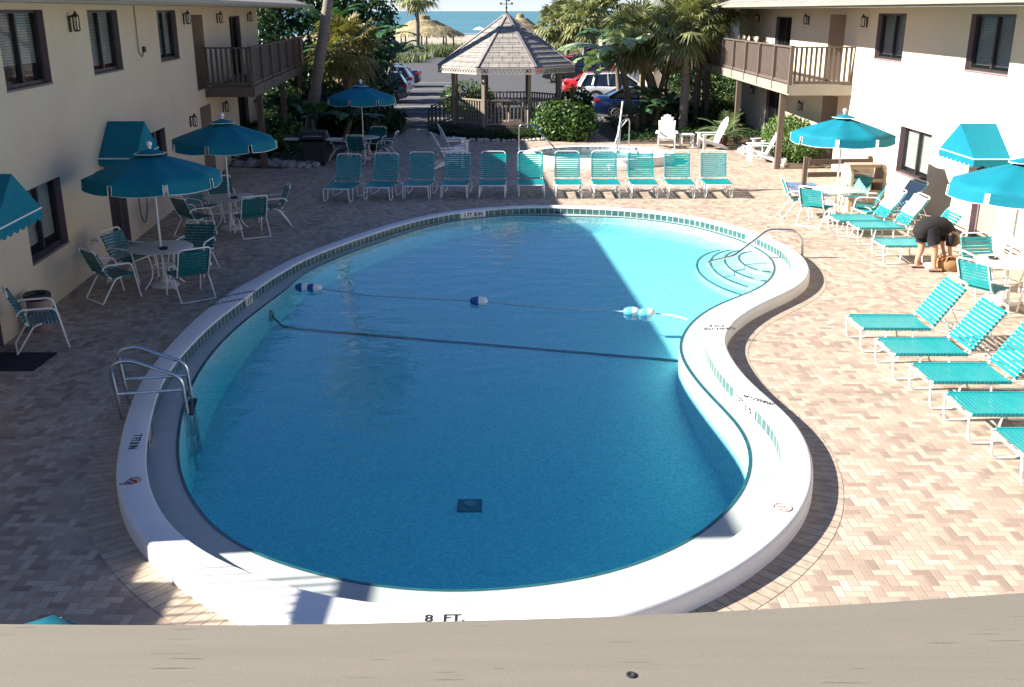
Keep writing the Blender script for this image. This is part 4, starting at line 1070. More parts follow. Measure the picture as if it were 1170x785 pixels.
# ---- pool hardware
ld = thing('pool_ladder', 'stainless pool ladder with two looped rails over the left coping', 'ladder', at(150, 470, 0), 0)
LO = ld.location.copy()
for dpt in (0, 1):
    fo = at(147 if dpt == 0 else 134, 488 if dpt == 0 else 470, 0); 
    base = at(139, 490, 0) if dpt == 0 else at(141, 470, 0)
k0 = at_curve(at(176, 458, .1).xy); nn = Vector((I_n[k0].x, I_n[k0].y, 0)); tt = Vector((-nn.y, nn.x, 0)); cc = Vector((I_c[k0].x, I_c[k0].y, 0))
if tt.y < 0: tt = -tt
for s in (-1, 1):
    o_ = cc + tt * (s * .26); wo_, wi_ = WO[k0], WI[k0]
    pts = fillet([o_ + nn * (wo_ + .10), o_ + nn * (wo_ + .16) + Vector((0, 0, .70)), o_ + nn * (wo_ - .04) + Vector((0, 0, .76)), o_ - nn * (wi_ + .05) + Vector((0, 0, .50)), o_ - nn * (wi_ + .12) + Vector((0, 0, -.75))], .12, 6)
    m = MB(); m.tube(pts, .024, 10); rl_ = m.build('rail', M_chrome, ld, off=LO, smooth=True)
    m = MB(); m.tube([o_ + nn * (wo_ + .125) + Vector((0, 0, .33)), o_ - nn * (wi_ + .072) + Vector((0, 0, .33))], .02, 8); m.build('cross_bar', M_chrome, rl_, off=LO, smooth=True)
for z in (.0, -.28, -.56):
    m = MB(); q = cc - nn * (wi_ + .10) + Vector((0, 0, z)); m.bar(q - tt * .26, q + tt * .26, .09, .03); m.build('step', M_rubber if z == 0 else M_chrome, ld, off=LO)
# handrail of the entry steps
hr = thing('pool_handrail', 'bent stainless handrail over the shallow entry steps', 'handrail', at(916, 297, 0)); HO = hr.location.copy()
b0 = at(917, 295, .0); m = MB()
ytop = 19.05
hp = [b0, aty(917, 272, b0.y - .02), aty(909, 263, b0.y - .03), aty(878, 262.5, b0.y - .05), aty(838, 293, b0.y - .35), aty(810, 299, b0.y - .7), aty(809, 305, b0.y - .75)]
m.tube(fillet(hp, .14, 5), .026, 10); m.build('rail', M_chrome, hr, off=HO, smooth=True)
m = MB(); m.lathe([(.06, 0), (.06, .02), (.03, .03)], 14, b0); m.build('anchor_plate', M_chrome, hr, off=HO)
# rope with floats
rp = thing('float_rope', 'sagging white lane rope with blue and white floats across the pool', 'float rope', at(545, 343, ZW)); RO = rp.location.copy()
seq = [(300, 333), (345, 328.5), (366, 329), (420, 337), (480, 340.5), (547, 344), (600, 349), (660, 353.5), (713, 356), (741, 357.5), (768, 360), (790, 366)]
pts = []
for (x0, y0), (x1, y1) in zip(seq, seq[1:]):
    for k in range(5): pts.append(at(x0 + (x1 - x0) * k / 5, y0 + (y1 - y0) * k / 5, ZW + .006))
pts = [p for p in pts if inW(p.x, p.y, W_c)]
m = MB(); m.tube(pts, .012, 6); m.build('rope', M_rope, rp, off=RO, smooth=True)
for i, (x, y) in enumerate(((346, 328.5), (359, 329), (547, 344), (722, 356), (739, 357.5))):
    c_ = at(x, y, ZW + .03); d = Vector((.28 if i != 2 else .3, -.03, 0))
    fl = MB(); 
    fl.tube([c_ - d * .5, c_ - d * .42, c_ - d * .2, c_ + d * .0], [.02, .055, .078, .082], 12); o = fl.build('float', M_blue if i in (0, 1, 2) else mat('light_blue_float', (.10, .42, .62), .3, .1, 8), rp, off=RO, smooth=True)
    fl = MB(); fl.tube([c_ + d * .003, c_ + d * .2, c_ + d * .42, c_ + d * .5], [.082, .078, .055, .02], 12); fl.build('float_end', M_whitep, o, off=RO, smooth=True)

# ---- spa
sc_ = Vector((2.86, 33.2, 0)); spa = thing('raised_spa', 'raised oval white spa with blue tile border behind the lounger row', 'spa', sc_)
def ell(a, b_, n=64): return [(cos(2 * pi * k / n) * a, sin(2 * pi * k / n) * b_) for k in range(n)]
def eband(mb, A, za, B, zb, uvs=None):
    n = len(A); L_ = 0
    for k in range(n):
        j = (k + 1) % n; d = hypot(A[j][0] - A[k][0], A[j][1] - A[k][1])
        mb.face([(A[k][0], A[k][1], za), (A[j][0], A[j][1], za), (B[j][0], B[j][1], zb), (B[k][0], B[k][1], zb)], [(L_, 0), (L_ + d, 0), (L_ + d, abs(zb - za)), (L_, abs(zb - za))] if uvs else None); L_ += d
E0, E1, E2, E3, E4 = ell(2.5, 1.82), ell(2.48, 1.80), ell(2.12, 1.46), ell(2.10, 1.44), ell(1.6, 1.0)
m = MB(); eband(m, E0, 0, E0, .24); eband(m, E0, .24, E1, .28); eband(m, E1, .28, E2, .28); m.build('coping', M_coping, spa, smooth=True)
m = MB(); eband(m, E2, .28, E3, .06, True); m.build('tile_band', brickuv('spa_blue_tiles', (.10, .20, .26), (.55, .56, .53), (.62, .62, .60), .14, .11, rough=.2, msize=.012, off=.5, bmp=.2), spa)
m = MB(); eband(m, E3, .06, E3, -.25); eband(m, E3, -.25, E4, -.25); eband(m, E4, -.25, E4, -.7); m.mesh([(x, y, -.7) for x, y in E4], [tuple(range(len(E4)))])
m.build('basin', M_basin, spa)
m = MB(); m.span((.15, -2.25, 0), (.72, -1.76, .17)); m.build('step_block', M_coping, spa, bevel=.02)
m = MB(); n_ = len(E3); m.mesh([(x * .999, y * .999, .10) for x, y in E3], [tuple(range(n_))]); so2 = m.build('spa_water', None, None)
so2.location = sc_
mw, nt, b = new_mat('spa_water_surface'); nt.nodes.remove(b); tr = nt.nodes.new('ShaderNodeBsdfTransparent'); tr.inputs[0].default_value = (.55, .86, .93, 1); gl = nt.nodes.new('ShaderNodeBsdfGlossy'); gl.inputs[1].default_value = .03
lw = nt.nodes.new('ShaderNodeLayerWeight'); lw.inputs[0].default_value = .12; mx = nt.nodes.new('ShaderNodeMixShader')
nt.links.new(lw.outputs['Facing'], mx.inputs[0]); nt.links.new(tr.outputs[0], mx.inputs[1]); nt.links.new(gl.outputs[0], mx.inputs[2]); nt.links.new(mx.outputs[0], nt.nodes['Material Output'].inputs[0])
bp = nt.nodes.new('ShaderNodeBump'); bp.inputs[0].default_value = .25; bp.inputs['Distance'].default_value = .05; nt.links.new(noise(nt, coords(nt), 4, 3), bp.inputs['Height']); nt.links.new(bp.outputs[0], gl.inputs['Normal'])
so2.data.materials.clear(); so2.data.materials.append(mw); tag(so2, kind='structure')
def rail(name, label, pts, r=.024, cat='handrail', group=None):
    t = thing(name, label, cat, pts[0], 0, group); m = MB(); m.tube(fillet(pts, .16, 6), r, 10); m.build('tube', M_chrome, t, off=pts[0], smooth=True)
    m = MB(); m.lathe([(.055, 0), (.055, .02), (.03, .03)], 14, pts[0]); m.build('anchor_plate', M_chrome, t, off=pts[0]); return t
rail('spa_handrail', 'curved stainless handrail at the left end of the spa', [Vector((.22, 33.7, .28)), Vector((.22, 33.7, 1.12)), Vector((.72, 33.55, 1.12)), Vector((1.5, 33.3, .30))], group='spa handrails')
rail('spa_handrail', 'straight stainless handrail at the back of the spa beside the pool lift', [Vector((4.02, 34.75, .28)), Vector((4.02, 34.75, 1.25)), Vector((3.72, 34.6, 1.15)), Vector((3.55, 34.0, .3))], group='spa handrails')
lf = thing('pool_lift', 'slim white pool lift with a tall mast beside the spa', 'pool lift', (3.72, 35.25, 0))
m = MB(); m.box((0, 0, .09), (.42, .42, .18)); m.build('base', M_whitep, lf, bevel=.03)
m = MB(); m.tube([(0, 0, .18), (.02, 0, .9)], .05, 10); m.tube([(.02, 0, .9), (.10, 0, 1.75)], .028, 10); m.build('mast', M_whitep, lf, smooth=True)
m = MB(); m.tube([(-.16, -.05, .18), (.02, 0, .82), (.28, .0, 1.12)], .02, 8); m.build('arm', M_whitep, lf, smooth=True)

# ---- rail fence, towel bin, painted ramp, hose, lifebuoy
fe = thing('rail_fence', 'brown three rail wooden fence beside the sunlit umbrella', 'fence', at(917, 224, 0)); FO = fe.location.copy()
f0 = FO; f1 = Vector((FO.x + 1.75, FO.y + .15, 0))
for p in (f0, f1): m = MB(); m.box(p + Vector((0, 0, .52)), (.11, .11, 1.04)); m.build('post', M_brown, fe, off=FO, bevel=.006)
for z in (.92, .58, .22): m = MB(); m.bar(f0 + Vector((.06, -.07, z)), f1 + Vector((.06, -.07, z)), .035, .13); m.build('rail', M_brownh, fe, off=FO)
rm = MB(); r0 = at(901, 214, .004); rm.face([r0 + Vector((-.1, -1.1, 0)), r0 + Vector((.75, -1.5, 0)), r0 + Vector((.95, .8, 0)), r0 + Vector((.1, .9, 0))]); tag(rm.build('blue_painted_ramp', M_bluedk), kind='structure')
bn = thing('towel_bin', 'tan plastic towel bin with a sloped open top by the right wing', 'towel bin', (8.72, 24.75, 0))
m = MB(); 
prf = [(-.38, 0), (.38, 0), (.38, .98), (.22, 1.12), (-.18, 1.12), (-.38, .95)]
m.prism(prf, 'x', -.44, -.36); m.prism(prf, 'x', .36, .44); m.span((-.36, .30, 0), (.36, .38, .98)); m.span((-.36, -.38, 0), (.36, -.31, .52)); m.span((-.36, -.18, 1.05), (.36, .22, 1.12)); m.build('body', M_tan, bn, bevel=.01)
m = MB(); m.span((-.36, -.36, .72), (.36, -.33, .80)); m.build('front_bar', M_tan, bn)
m = MB(); m.span((-.36, -.30, .02), (.36, .29, .12)); m.build('floor_panel', M_room, bn)
tw = MB(); tw.blob((0, 0, .12), (.3, .22, .14), 4, 14, .2); tt_ = tw.build('towel_pile', M_towel, smooth=True); tt_.location = (8.72, 24.7, .12); tag(tt_, 'heap of used white towels inside the tan bin', 'towels')
hs = MB(); p = lambda a, z, o=.05: wl.P(a, o, z)
hs.tube(fillet([p(22.05, 1.35), p(21.6, 1.2, .06), p(21.45, .6, .07), p(21.7, .18, .08), p(22.1, .5, .07), p(22.05, 1.3, .06)], .3, 8), .016, 7)
hs_ = hs.build('garden_hose', mat('grey_green_hose', (.10, .12, .11), .5, .2, 10), smooth=True); tag(hs_, 'thin dark hose looped on the left wing wall between door and lifebuoy', 'hose')
lb = thing('lifebuoy', 'white ring lifebuoy hanging on the left wing wall', 'lifebuoy', wl.P(23.55, .07, .95))
m = MB(); m.tube([(.0, .30 * cos(a), .30 * sin(a)) for a in [2 * pi * k / 24 for k in range(24)]], .07, 10, True); rg_ = m.build('ring', M_towel, lb, smooth=True)
for k in range(4):
    a = pi / 4 + k * pi / 2; m = MB(); m.tube([(.0, .30 * cos(a + d), .30 * sin(a + d)) for d in (-.13, 0, .13)], .075, 10); m.build('band', M_rope, rg_, smooth=True)
hs = MB(); p = lambda a, z, o=.05: wr.P(a, o, z)
hs.tube(fillet([p(18.6, 1.25), p(18.9, .9), p(18.7, .45, .06), p(18.35, .9), p(18.55, 1.25), p(18.8, .8, .07), p(18.5, .5, .08)], .25, 8), .02, 7)
tag(hs.build('garden_hose', mat('pale_green_hose', (.42, .52, .47), .5, .2, 10), smooth=True), 'pale green hose hung on the sunny right wing wall', 'hose')

# ---- barbecue grill
gq = thing('barbecue_grill', 'black barbecue grill with two pale side shelves by the palms', 'grill', (-6.35, 32.3, 0))
m = MB(); m.box((0, 0, .38), (.66, .5, .70)); m.build('cart', M_black, gq, bevel=.02)
m = MB(); m.prism([(-.28, .74), (.28, .74), (.28, .90), (.20, 1.05), (.0, 1.12), (-.20, 1.05), (-.28, .90)], 'x', -.4, .4); ldg = m.build('lid', M_black, gq, bevel=.02)
m = MB(); m.tube([(-.3, -.30, .93), (.3, -.30, .93)], .018, 8); m.build('handle', M_chrome, ldg, smooth=True)
m = MB(); m.box((0, -.265, .80), (.7, .03, .07)); m.build('control_panel', M_chrome, gq)
for s in (-1, 1): m = MB(); m.box((s * .68, 0, .82), (.5, .46, .035)); m.build('side_shelf', M_table, gq, bevel=.01)
for s in (-1, 1): m = MB(); m.tube([(s * .3, -.2, .08), (s * .36, -.2, .08)], .08, 14); m.build('wheel', M_rubber, gq)
# ---- gazebo
GZ = Vector((-.22, 41.6, 0)); gz = thing('gazebo', 'octagonal wooden gazebo with shingled roof, lattice eave and weather vane', 'gazebo', GZ)
oc = lambda r, k: Vector((r * cos(pi / 8 + k * pi / 4), r * sin(pi / 8 + k * pi / 4), 0))
m = MB(); m.prism([(oc(2.42, k).x, oc(2.42, k).y) for k in range(8)], 'z', .30, .40); m.build('deck_floor', M_gazd, gz)
m = MB()
for k in range(8):
    a, b_ = oc(2.40, k), oc(2.40, k + 1); n_ = 16
    for i in range(n_): p = a.lerp(b_, (i + .5) / n_); d = (b_ - a).normalized(); m.box((p.x, p.y, .15), (.095, .03, .30), rz=atan2(d.y, d.x))
m.build('skirt_boards', M_gazd, gz)
RB, ZE, ZA = 2.92, 2.68, 4.62
rf = MB()
for k in range(8):
    a, b_ = oc(RB, k) + Vector((0, 0, ZE)), oc(RB, k + 1) + Vector((0, 0, ZE)); ap = Vector((0, 0, ZA)); mid = (a + b_) / 2; L_ = (b_ - a).length / 2; S_ = (ap - mid).length; u0_ = k * 3.37
    rf.face([a, b_, ap], [(u0_ - L_, 0), (u0_ + L_, 0), (u0_, S_)])
    # shingle courses stand proud in steps
    for c_ in range(1, 11):
        f = c_ / 11.0; p, q = a.lerp(ap, f), b_.lerp(ap, f); nrm = (b_ - a).cross(ap - a).normalized(); 
        if nrm.z < 0: nrm = -nrm
        dn = (mid - ap).normalized() * .05
        rf.face([p + nrm * .003, q + nrm * .003, q + nrm * .020 + dn, p + nrm * .020 + dn], [(u0_ - L_ * (1 - f), S_ * f), (u0_ + L_ * (1 - f), S_ * f), (u0_ + L_ * (1 - f), S_ * f - .05), (u0_ - L_ * (1 - f), S_ * f - .05)])
ro = rf.build('roof', M_shingle, gz, merge=False)
m = MB()
for k in range(8): m.bar(oc(RB, k) + Vector((0, 0, ZE + .02)), Vector((0, 0, ZA + .01)), .13, .025)
m.build('hip_caps', mat('hip_cap_shingle', (.24, .21, .20), .9, .25, 6, .4, 40), ro)
m = MB(); m.prism([(oc(RB - .06, k).x, oc(RB - .06, k).y) for k in range(8)], 'z', ZE - .05, ZE - .02); m.build('ceiling', M_gazd, ro)
m = MB(); m2 = MB()
for k in range(8):
    a, b_ = oc(RB - .03, k), oc(RB - .03, k + 1); d = (b_ - a).normalized(); rz = atan2(d.y, d.x)
    for z, h in ((ZE - .04, .05), (ZE - .24, .04)): m.bar(a + Vector((0, 0, z)), b_ + Vector((0, 0, z)), .05, h)
    n_ = 15
    for i in range(n_):
        p, q = a.lerp(b_, i / n_), a.lerp(b_, (i + 1) / n_)
        m.bar(p + Vector((0, 0, ZE - .22)), q + Vector((0, 0, ZE - .06)), .014, .026); m.bar(p + d.cross(Vector((0, 0, 1))) * .015 + Vector((0, 0, ZE - .06)), q + d.cross(Vector((0, 0, 1))) * .015 + Vector((0, 0, ZE - .22)), .014, .026)
m.build('lattice_eave', M_lattice, gz)
for k in range(8):
    p = oc(2.28, k); m = MB(); m.box((p.x, p.y, 1.42), (.13, .13, 2.55), rz=pi / 8 + k * pi / 4); m.build('post', M_gaz, gz, bevel=.008)
for k in range(8):
    if k == 3: continue                                       # the entry gap, on the left
    a, b_ = oc(2.28, k), oc(2.28, k + 1); d = (b_ - a).normalized(); a, b_ = a + d * .07, b_ - d * .07
    m = MB(); m.bar(a + Vector((0, 0, 1.42)), b_ + Vector((0, 0, 1.42)), .10, .05); r_ = m.build('top_rail', M_gaz, gz)
    m = MB(); m.bar(a + Vector((0, 0, .52)), b_ + Vector((0, 0, .52)), .05, .07); m.build('bottom_rail', M_gaz, r_)
    m = MB(); n_ = 11
    for i in range(n_): p = a.lerp(b_, (i + .5) / n_); m.box((p.x, p.y, .96), (.05, .03, .88), rz=atan2(d.y, d.x))
    m.build('balusters', M_gaz, r_)
# entry steps with sloping rails
for i in range(2): m = MB(); m.box((-2.4 - .3 * i, 0, .27 - .13 * i), (.34, 1.6, .05)); m.build('step', M_gazd, gz)
for y in (-.86, .86):
    m = MB(); m.bar((-2.2, y, 1.36), (-3.1, y, .95), .08, .05); m.bar((-2.2, y, .5), (-3.1, y, .2), .05, .05); m.box((-3.12, y, .5), (.09, .09, 1.0)); r_ = m.build('step_rail', M_gazd, gz)
    m = MB(); [m.box((-2.3 - .17 * i, y, .85 - .06 * i), (.04, .03, .78)) for i in range(5)]; m.build('balusters', M_gazd, r_)
m = MB(); m.tube([(0, 0, ZA), (0, 0, ZA + .55)], .022, 8); m.lathe([(.07, 0), (.05, .06), (.0, .09)], 10, (0, 0, ZA - .01)); m.tube([(-.22, 0, ZA + .34), (.22, 0, ZA + .34)], .012, 6); m.tube([(0, -.22, ZA + .34), (0, .22, ZA + .34)], .012, 6)
m.blob((0, 0, ZA + .2), (.045, .045, .045), 1, 8, 0); m.blob((.22, 0, ZA + .36), (.04, .02, .05), 1, 8, 0); m.blob((-.22, 0, ZA + .36), (.04, .02, .05), 1, 8, 0)
vn = m.build('weather_vane', M_black, gz, smooth=True)
m = MB(); m.prism([(-.24, .50), (.02, .49), (.10, .44), (.26, .52), (.18, .60), (.05, .58), (-.05, .66), (-.12, .58), (-.24, .56)], 'y', -.01, .01); m.v = [(x * .8, y, z + ZA) for x, y, z in m.v]; m.build('vane_arrow', M_black, vn)
# table and chair inside
m = MB(); m.lathe([(.0, .68), (.5, .68), (.5, .72), (.0, .72)], 20); m.tube([(0, 0, 0), (0, 0, .68)], .05, 8); m.lathe([(.0, 0), (.25, 0), (.25, .03), (.0, .03)], 12)
o = m.build('gazebo_table', M_gaz); o.location = GZ + Vector((.1, .2, .40)); tag(o, 'round wooden table standing inside the gazebo', 'table')

# ---- foliage builders
def rnd_dir(rr): 
    z = rr.uniform(-1, 1); a = rr.uniform(0, 2 * pi); q = sqrt(1 - z * z); return Vector((q * cos(a), q * sin(a), z))
def leaf_blob(mb, c, r, n, size, seed, shell=.55, lobes=6):
    """many small leaves in and over a lumpy volume"""
    rr = random.Random(seed); c = Vector(c); ls = [(rnd_dir(rr), rr.uniform(.14, .36)) for _ in range(lobes)]
    for _ in range(n):
        d = rnd_dir(rr); q = 1 + sum(a * max(0, d.dot(l)) ** 4 for l, a in ls) - .18 * rr.random()
        f = (shell + (1 - shell) * rr.random() ** .6) * q
        p = c + Vector((d.x * r[0] * f, d.y * r[1] * f, d.z * r[2] * f))
        if p.z < .03: p.z = rr.uniform(.02, .2)
        t = (rnd_dir(rr) + d * .8 + Vector((0, 0, .35))).normalized(); u = t.orthogonal().normalized(); u = Matrix.Rotation(rr.uniform(0, 6.28), 3, t) @ u; v = t.cross(u); s = size * rr.uniform(.6, 1.35)
        mb.face([p - u * s, p - v * s * .42, p + u * s + t * s * .2, p + v * s * .42])
def banana_leaf(mb, base, dirv, L, W, droop, seed=0, petiole=.35):
    rr = random.Random(seed); base = Vector(base); d = Vector(dirv).normalized(); side = d.cross(Vector((0, 0, 1)));
    side = side.normalized() if side.length > .05 else Vector((1, 0, 0))
    n = 11; pts = []; p = base.copy(); dd = d.copy()
    for i in range(n + 1):
        pts.append(p.copy()); p = p + dd * (L / n); dd = (dd + Vector((0, 0, -droop / n * (.4 + 1.6 * i / n)))).normalized()
    def wd(t): return W * max(0.0, sin(pi * min(1, (t * .94 + .06))) ** .55)
    for sgn in (-1, 1):
        for i in range(n):
            t0, t1 = i / n, (i + 1) / n
            if t0 < petiole * .6: continue
            a, b_ = pts[i], pts[i + 1]; gap = rr.random() < .3
            up = (b_ - a).normalized().cross(side) * -.28 * sgn * 0
            dz = Vector((0, 0, -.22 * W * rr.uniform(.6, 1.6)))
            e0 = a + side * sgn * wd(t0) + dz + (b_ - a) * .25; e1 = b_ + side * sgn * wd(t1) + dz + (b_ - a) * (.25 - (.22 if gap else 0))
            mb.face([a, b_, e1, e0])
    mb.tube([pts[0], pts[n // 3], pts[2 * n // 3]], [.03, .02, .012], 5)
def fan_leaf(mb, base, dirv, L, r, rr, droop=.6, seg=14):
    base = Vector(base); d = Vector(dirv).normalized(); mb.tube(arc(base, base + d * L * .6, base + d * L + Vector((0, 0, -droop * L * .12)), 3), [.018, .014, .010, .008], 4)
    hub = base + d * L + Vector((0, 0, -droop * L * .12)); side = d.cross(Vector((0, 0, 1))); side = side.normalized() if side.length > .05 else Vector((1, 0, 0)); nrm = side.cross(d)
    for k in range(seg):
        a = (-1 + 2 * (k + .5) / seg) * 1.95 + rr.uniform(-.05, .05)
        e = (d * cos(a) + side * sin(a)); l = r * (.72 + .28 * cos(a)) * rr.uniform(.85, 1.1); w_ = r * .88 / seg
        s = e.cross(nrm).normalized() * w_; m1 = hub + e * l * .55 - nrm * .02 + Vector((0, 0, -.05 * droop * r)); tip = hub + e * l + Vector((0, 0, -droop * r * rr.uniform(.25, .6)))
        mb.face([hub, m1 - s, m1 + s]); mb.face([m1 - s, tip, m1 + s])
def palm(name, label, cat, pts, rad, crown_c, n, L, r, seed, group=None, boots=0, leafm=None, skirt=.25, droop=.95, seg=20):
    rr = random.Random(seed); n = int(n * 1.5); t = thing(name, label, cat, pts[0], 0, group); O = Vector(pts[0])
    sp = [Vector(p) for p in pts]; q = []
    for i in range(len(sp) - 1):
        for k in range(6): q.append(sp[i].lerp(sp[i + 1], k / 6))
    q.append(sp[-1]); k_ = len(q)
    m = MB(); m.tube(q, [rad * (1.18 - .35 * i / k_) * (1 + .05 * sin(i * 2.1)) for i in range(k_)], 12); tr_ = m.build('trunk', M_bark, t, off=O, smooth=True)
    if boots:
        m = MB()
        for i in range(boots):
            f = rr.random(); a = rr.uniform(0, 6.28); z = 1.25 * f; top = sp[-1] - (sp[-1] - sp[-2]).normalized() * z; d = Vector((cos(a), sin(a), .9)).normalized(); 
            b0_ = top + Vector((cos(a), sin(a), 0)) * rad * .8; m.bar(b0_, b0_ + d * rr.uniform(.22, .42), .09, .03)
        m.build('boots', M_boots, t, off=O)
    m = MB(); c_ = Vector(crown_c)
    for i in range(n):
        a = i * 2.39996 + rr.uniform(-.2, .2); e = 1.25 - 2.0 * (i / n) + rr.uniform(-.15, .15); e = max(e, -1.0)
        d = Vector((cos(a) * cos(e), sin(a) * cos(e), sin(e))); fan_leaf(m, c_ + d * .08, d, L * rr.uniform(.75, 1.1), r * rr.uniform(.8, 1.1), rr, droop, seg)
    m.build('crown', leafm or M_palm, t, off=O, merge=False)
    if skirt:
        m = MB()
        for i in range(int(n * skirt)):
            a = rr.uniform(0, 6.28); d = Vector((cos(a) * .5, sin(a) * .5, -.85)).normalized(); fan_leaf(m, c_ + Vector((0, 0, -.1)), d, L * .6, r * .75, rr, .9, 10)
        m.build('dead_fronds', M_dry, t, off=O, merge=False)
    return t
def banana(name, label, base, stems, seed, leafm, group=None, lean=.35):
    rr = random.Random(seed); t = thing(name, label, 'plant', base, 0, group); O = Vector(base); m = MB(); lf = MB()
    for (dx, dy, h, n, L, W, spread, elev) in stems:
        b_ = O + Vector((dx, dy, 0)); top = b_ + Vector((dx * lean, dy * .8, h)); m = MB(); m.tube(arc(b_, (b_ + top) / 2 + Vector((.05, 0, 0)), top, 5), [.13, .12, .11, .10, .09, .07], 9); m.build('stem', M_stem, t, off=O, smooth=True)
        for i in range(n):
            a = i * 2.4 + rr.uniform(-.4, .4); e = elev + rr.uniform(-.3, .3); d = Vector((cos(a) * spread, sin(a) * spread, 1.0 * e)).normalized()
            banana_leaf(lf, top + Vector((0, 0, -.1 + .05 * (i % 3))), d, L * rr.uniform(.8, 1.15), W * rr.uniform(.8, 1.15), 1.25 * rr.uniform(.7, 1.35), seed * 97 + i + int(h * 10))
    lf.build('leaves', leafm, t, off=O, merge=False); return t
def shrub(name, label, c, r, n, size, seed, m_, cat='bush', group=None, blobs=3):
    rr = random.Random(seed); O = Vector((c[0], c[1], 0)); t = thing(name, label, cat, O, 0, group); mb = MB()
    leaf_blob(mb, c, r, n, size, seed)
    for k in range(blobs):
        a = rr.uniform(0, 6.28); leaf_blob(mb, (c[0] + cos(a) * r[0] * .55, c[1] + sin(a) * r[1] * .5, c[2] * rr.uniform(.7, 1.1)), (r[0] * .6, r[1] * .6, r[2] * .7), n // 4, size, seed + k + 1)
    mb.build('foliage', m_, t, off=O, merge=False)
    st = MB()
    for k in range(7):
        a = rr.uniform(0, 6.28); e = Vector((c[0] + cos(a) * r[0] * .6, c[1] + sin(a) * r[1] * .6, c[2] + r[2] * .3)); st.tube([(c[0] + cos(a) * .1, c[1] + sin(a) * .1, .0), ((c[0] + e.x) / 2, (c[1] + e.y) / 2, e.z * .45), e], [.03, .022, .008], 5)
    st.build('branches', M_stem, t, off=O); return t

# ---- planting beds
def bed(name, pts, z=.012, m_=None):
    b_ = MB(); b_.prism(pts, 'z', -.04, z); o = b_.build(name, m_ or M_soil); return tag(o, kind='structure')
bed('planting_bed', [(-13, 32.6), (-7.2, 31.4), (-5.9, 33.5), (-5.9, 36), (-4.6, 37.5), (-4.3, 44.5), (-13, 46)])
bed('planting_bed', [(3.9, 37.6), (6.2, 37.6), (7.4, 36.9), (8.6, 36.2), (8.4, 34.2), (8.6, 31.6), (9.9, 31.6), (9.9, 46), (4.2, 46), (3.5, 41)])
bed('planting_bed', [(GZ.x + cos(a) * 3.25, GZ.y + sin(a) * 3.2) for a in [2 * pi * k / 28 for k in range(28)]], .014)
rk = MB(); rr = random.Random(5)
for k in range(120):
    x = rr.uniform(-8.9, -6.2); y = 31.5 + rr.uniform(0, .9) - (x + 6.2) * .12; s = rr.uniform(.06, .16); rk.blob((x, y, s * .5), (s, s * rr.uniform(.7, 1.1), s * .7), k, 7, .2)
tag(rk.build('river_rocks', M_rock, smooth=True), 'grey river rocks edging the planting by the grill', kind='stuff')
rk = MB()
for k in range(70):
    a = pi * (1.05 + .9 * k / 70) + rr.uniform(-.02, .02); s = rr.uniform(.06, .11); rk.blob((GZ.x + cos(a) * 3.3, GZ.y + sin(a) * 3.25, s * .5), (s, s, s * .7), k, 6, .2)
for k in range(46):
    s = rr.uniform(.07, .15); f = k / 46; p = Vector((8.45 + .3 * sin(f * 6), 31.7 + 4.4 * f, 0)); rk.blob((p.x + rr.uniform(-.15, .15), p.y, s * .5), (s, s * .9, s * .7), k, 7, .25)
tag(rk.build('edging_stones', mat('pale_edging_stone', (.52, .49, .46), .8, .2, 4, .2, 40), smooth=True), 'pale edging stones round the gazebo planting and hedge', kind='stuff')
gc = MB(); rr = random.Random(8)
for k in range(5200):
    a = rr.uniform(pi * .95, 2.05 * pi); q = rr.uniform(2.45, 3.2); p = Vector((GZ.x + cos(a) * q, GZ.y + sin(a) * q, .02)); h = .1 + .26 * rr.random() * (1 - (q - 2.45) * .6); t_ = Vector((rr.uniform(-.6, .6), rr.uniform(-.6, .6), 1)).normalized()
    u = t_.orthogonal().normalized() * .05; p2 = p + Vector((0, 0, h)); gc.face([p2 - u, p2 - t_.cross(u) * .6, p2 + u + t_ * .02, p2 + t_.cross(u) * .6])
for x0, x1, y0, y1, n_ in ((-12.5, -6.5, 32.4, 45, 5200), (4.2, 9.8, 38, 45.8, 4200)):
    for k in range(n_):
        p = Vector((rr.uniform(x0, x1), rr.uniform(y0, y1), rr.uniform(.03, .3))); t_ = Vector((rr.uniform(-.7, .7), rr.uniform(-.7, .7), 1)).normalized(); u = t_.orthogonal().normalized() * .075
        gc.face([p - u, p - t_.cross(u) * .6, p + u, p + t_.cross(u) * .6])
tag(gc.build('ground_cover', M_leafd, merge=False), 'low dark ground cover in the planting beds', kind='stuff')

# gazebo shrubs
shrub('flowering_bush', 'big rounded green bush at the right front of the gazebo', (2.02, 38.9, .72), (1.12, .85, .78), 3600, .085, 21, M_leafm, blobs=5)
shrub('shrub', 'dark shrub behind the left side of the gazebo rail', (-2.1, 46.2, .8), (1.2, .9, .8), 1500, .09, 22, M_leafm)
shrub('shrub', 'dark shrub behind the right side of the gazebo rail', (2.6, 44.6, .8), (.9, .8, .75), 1300, .09, 23, M_leafd)
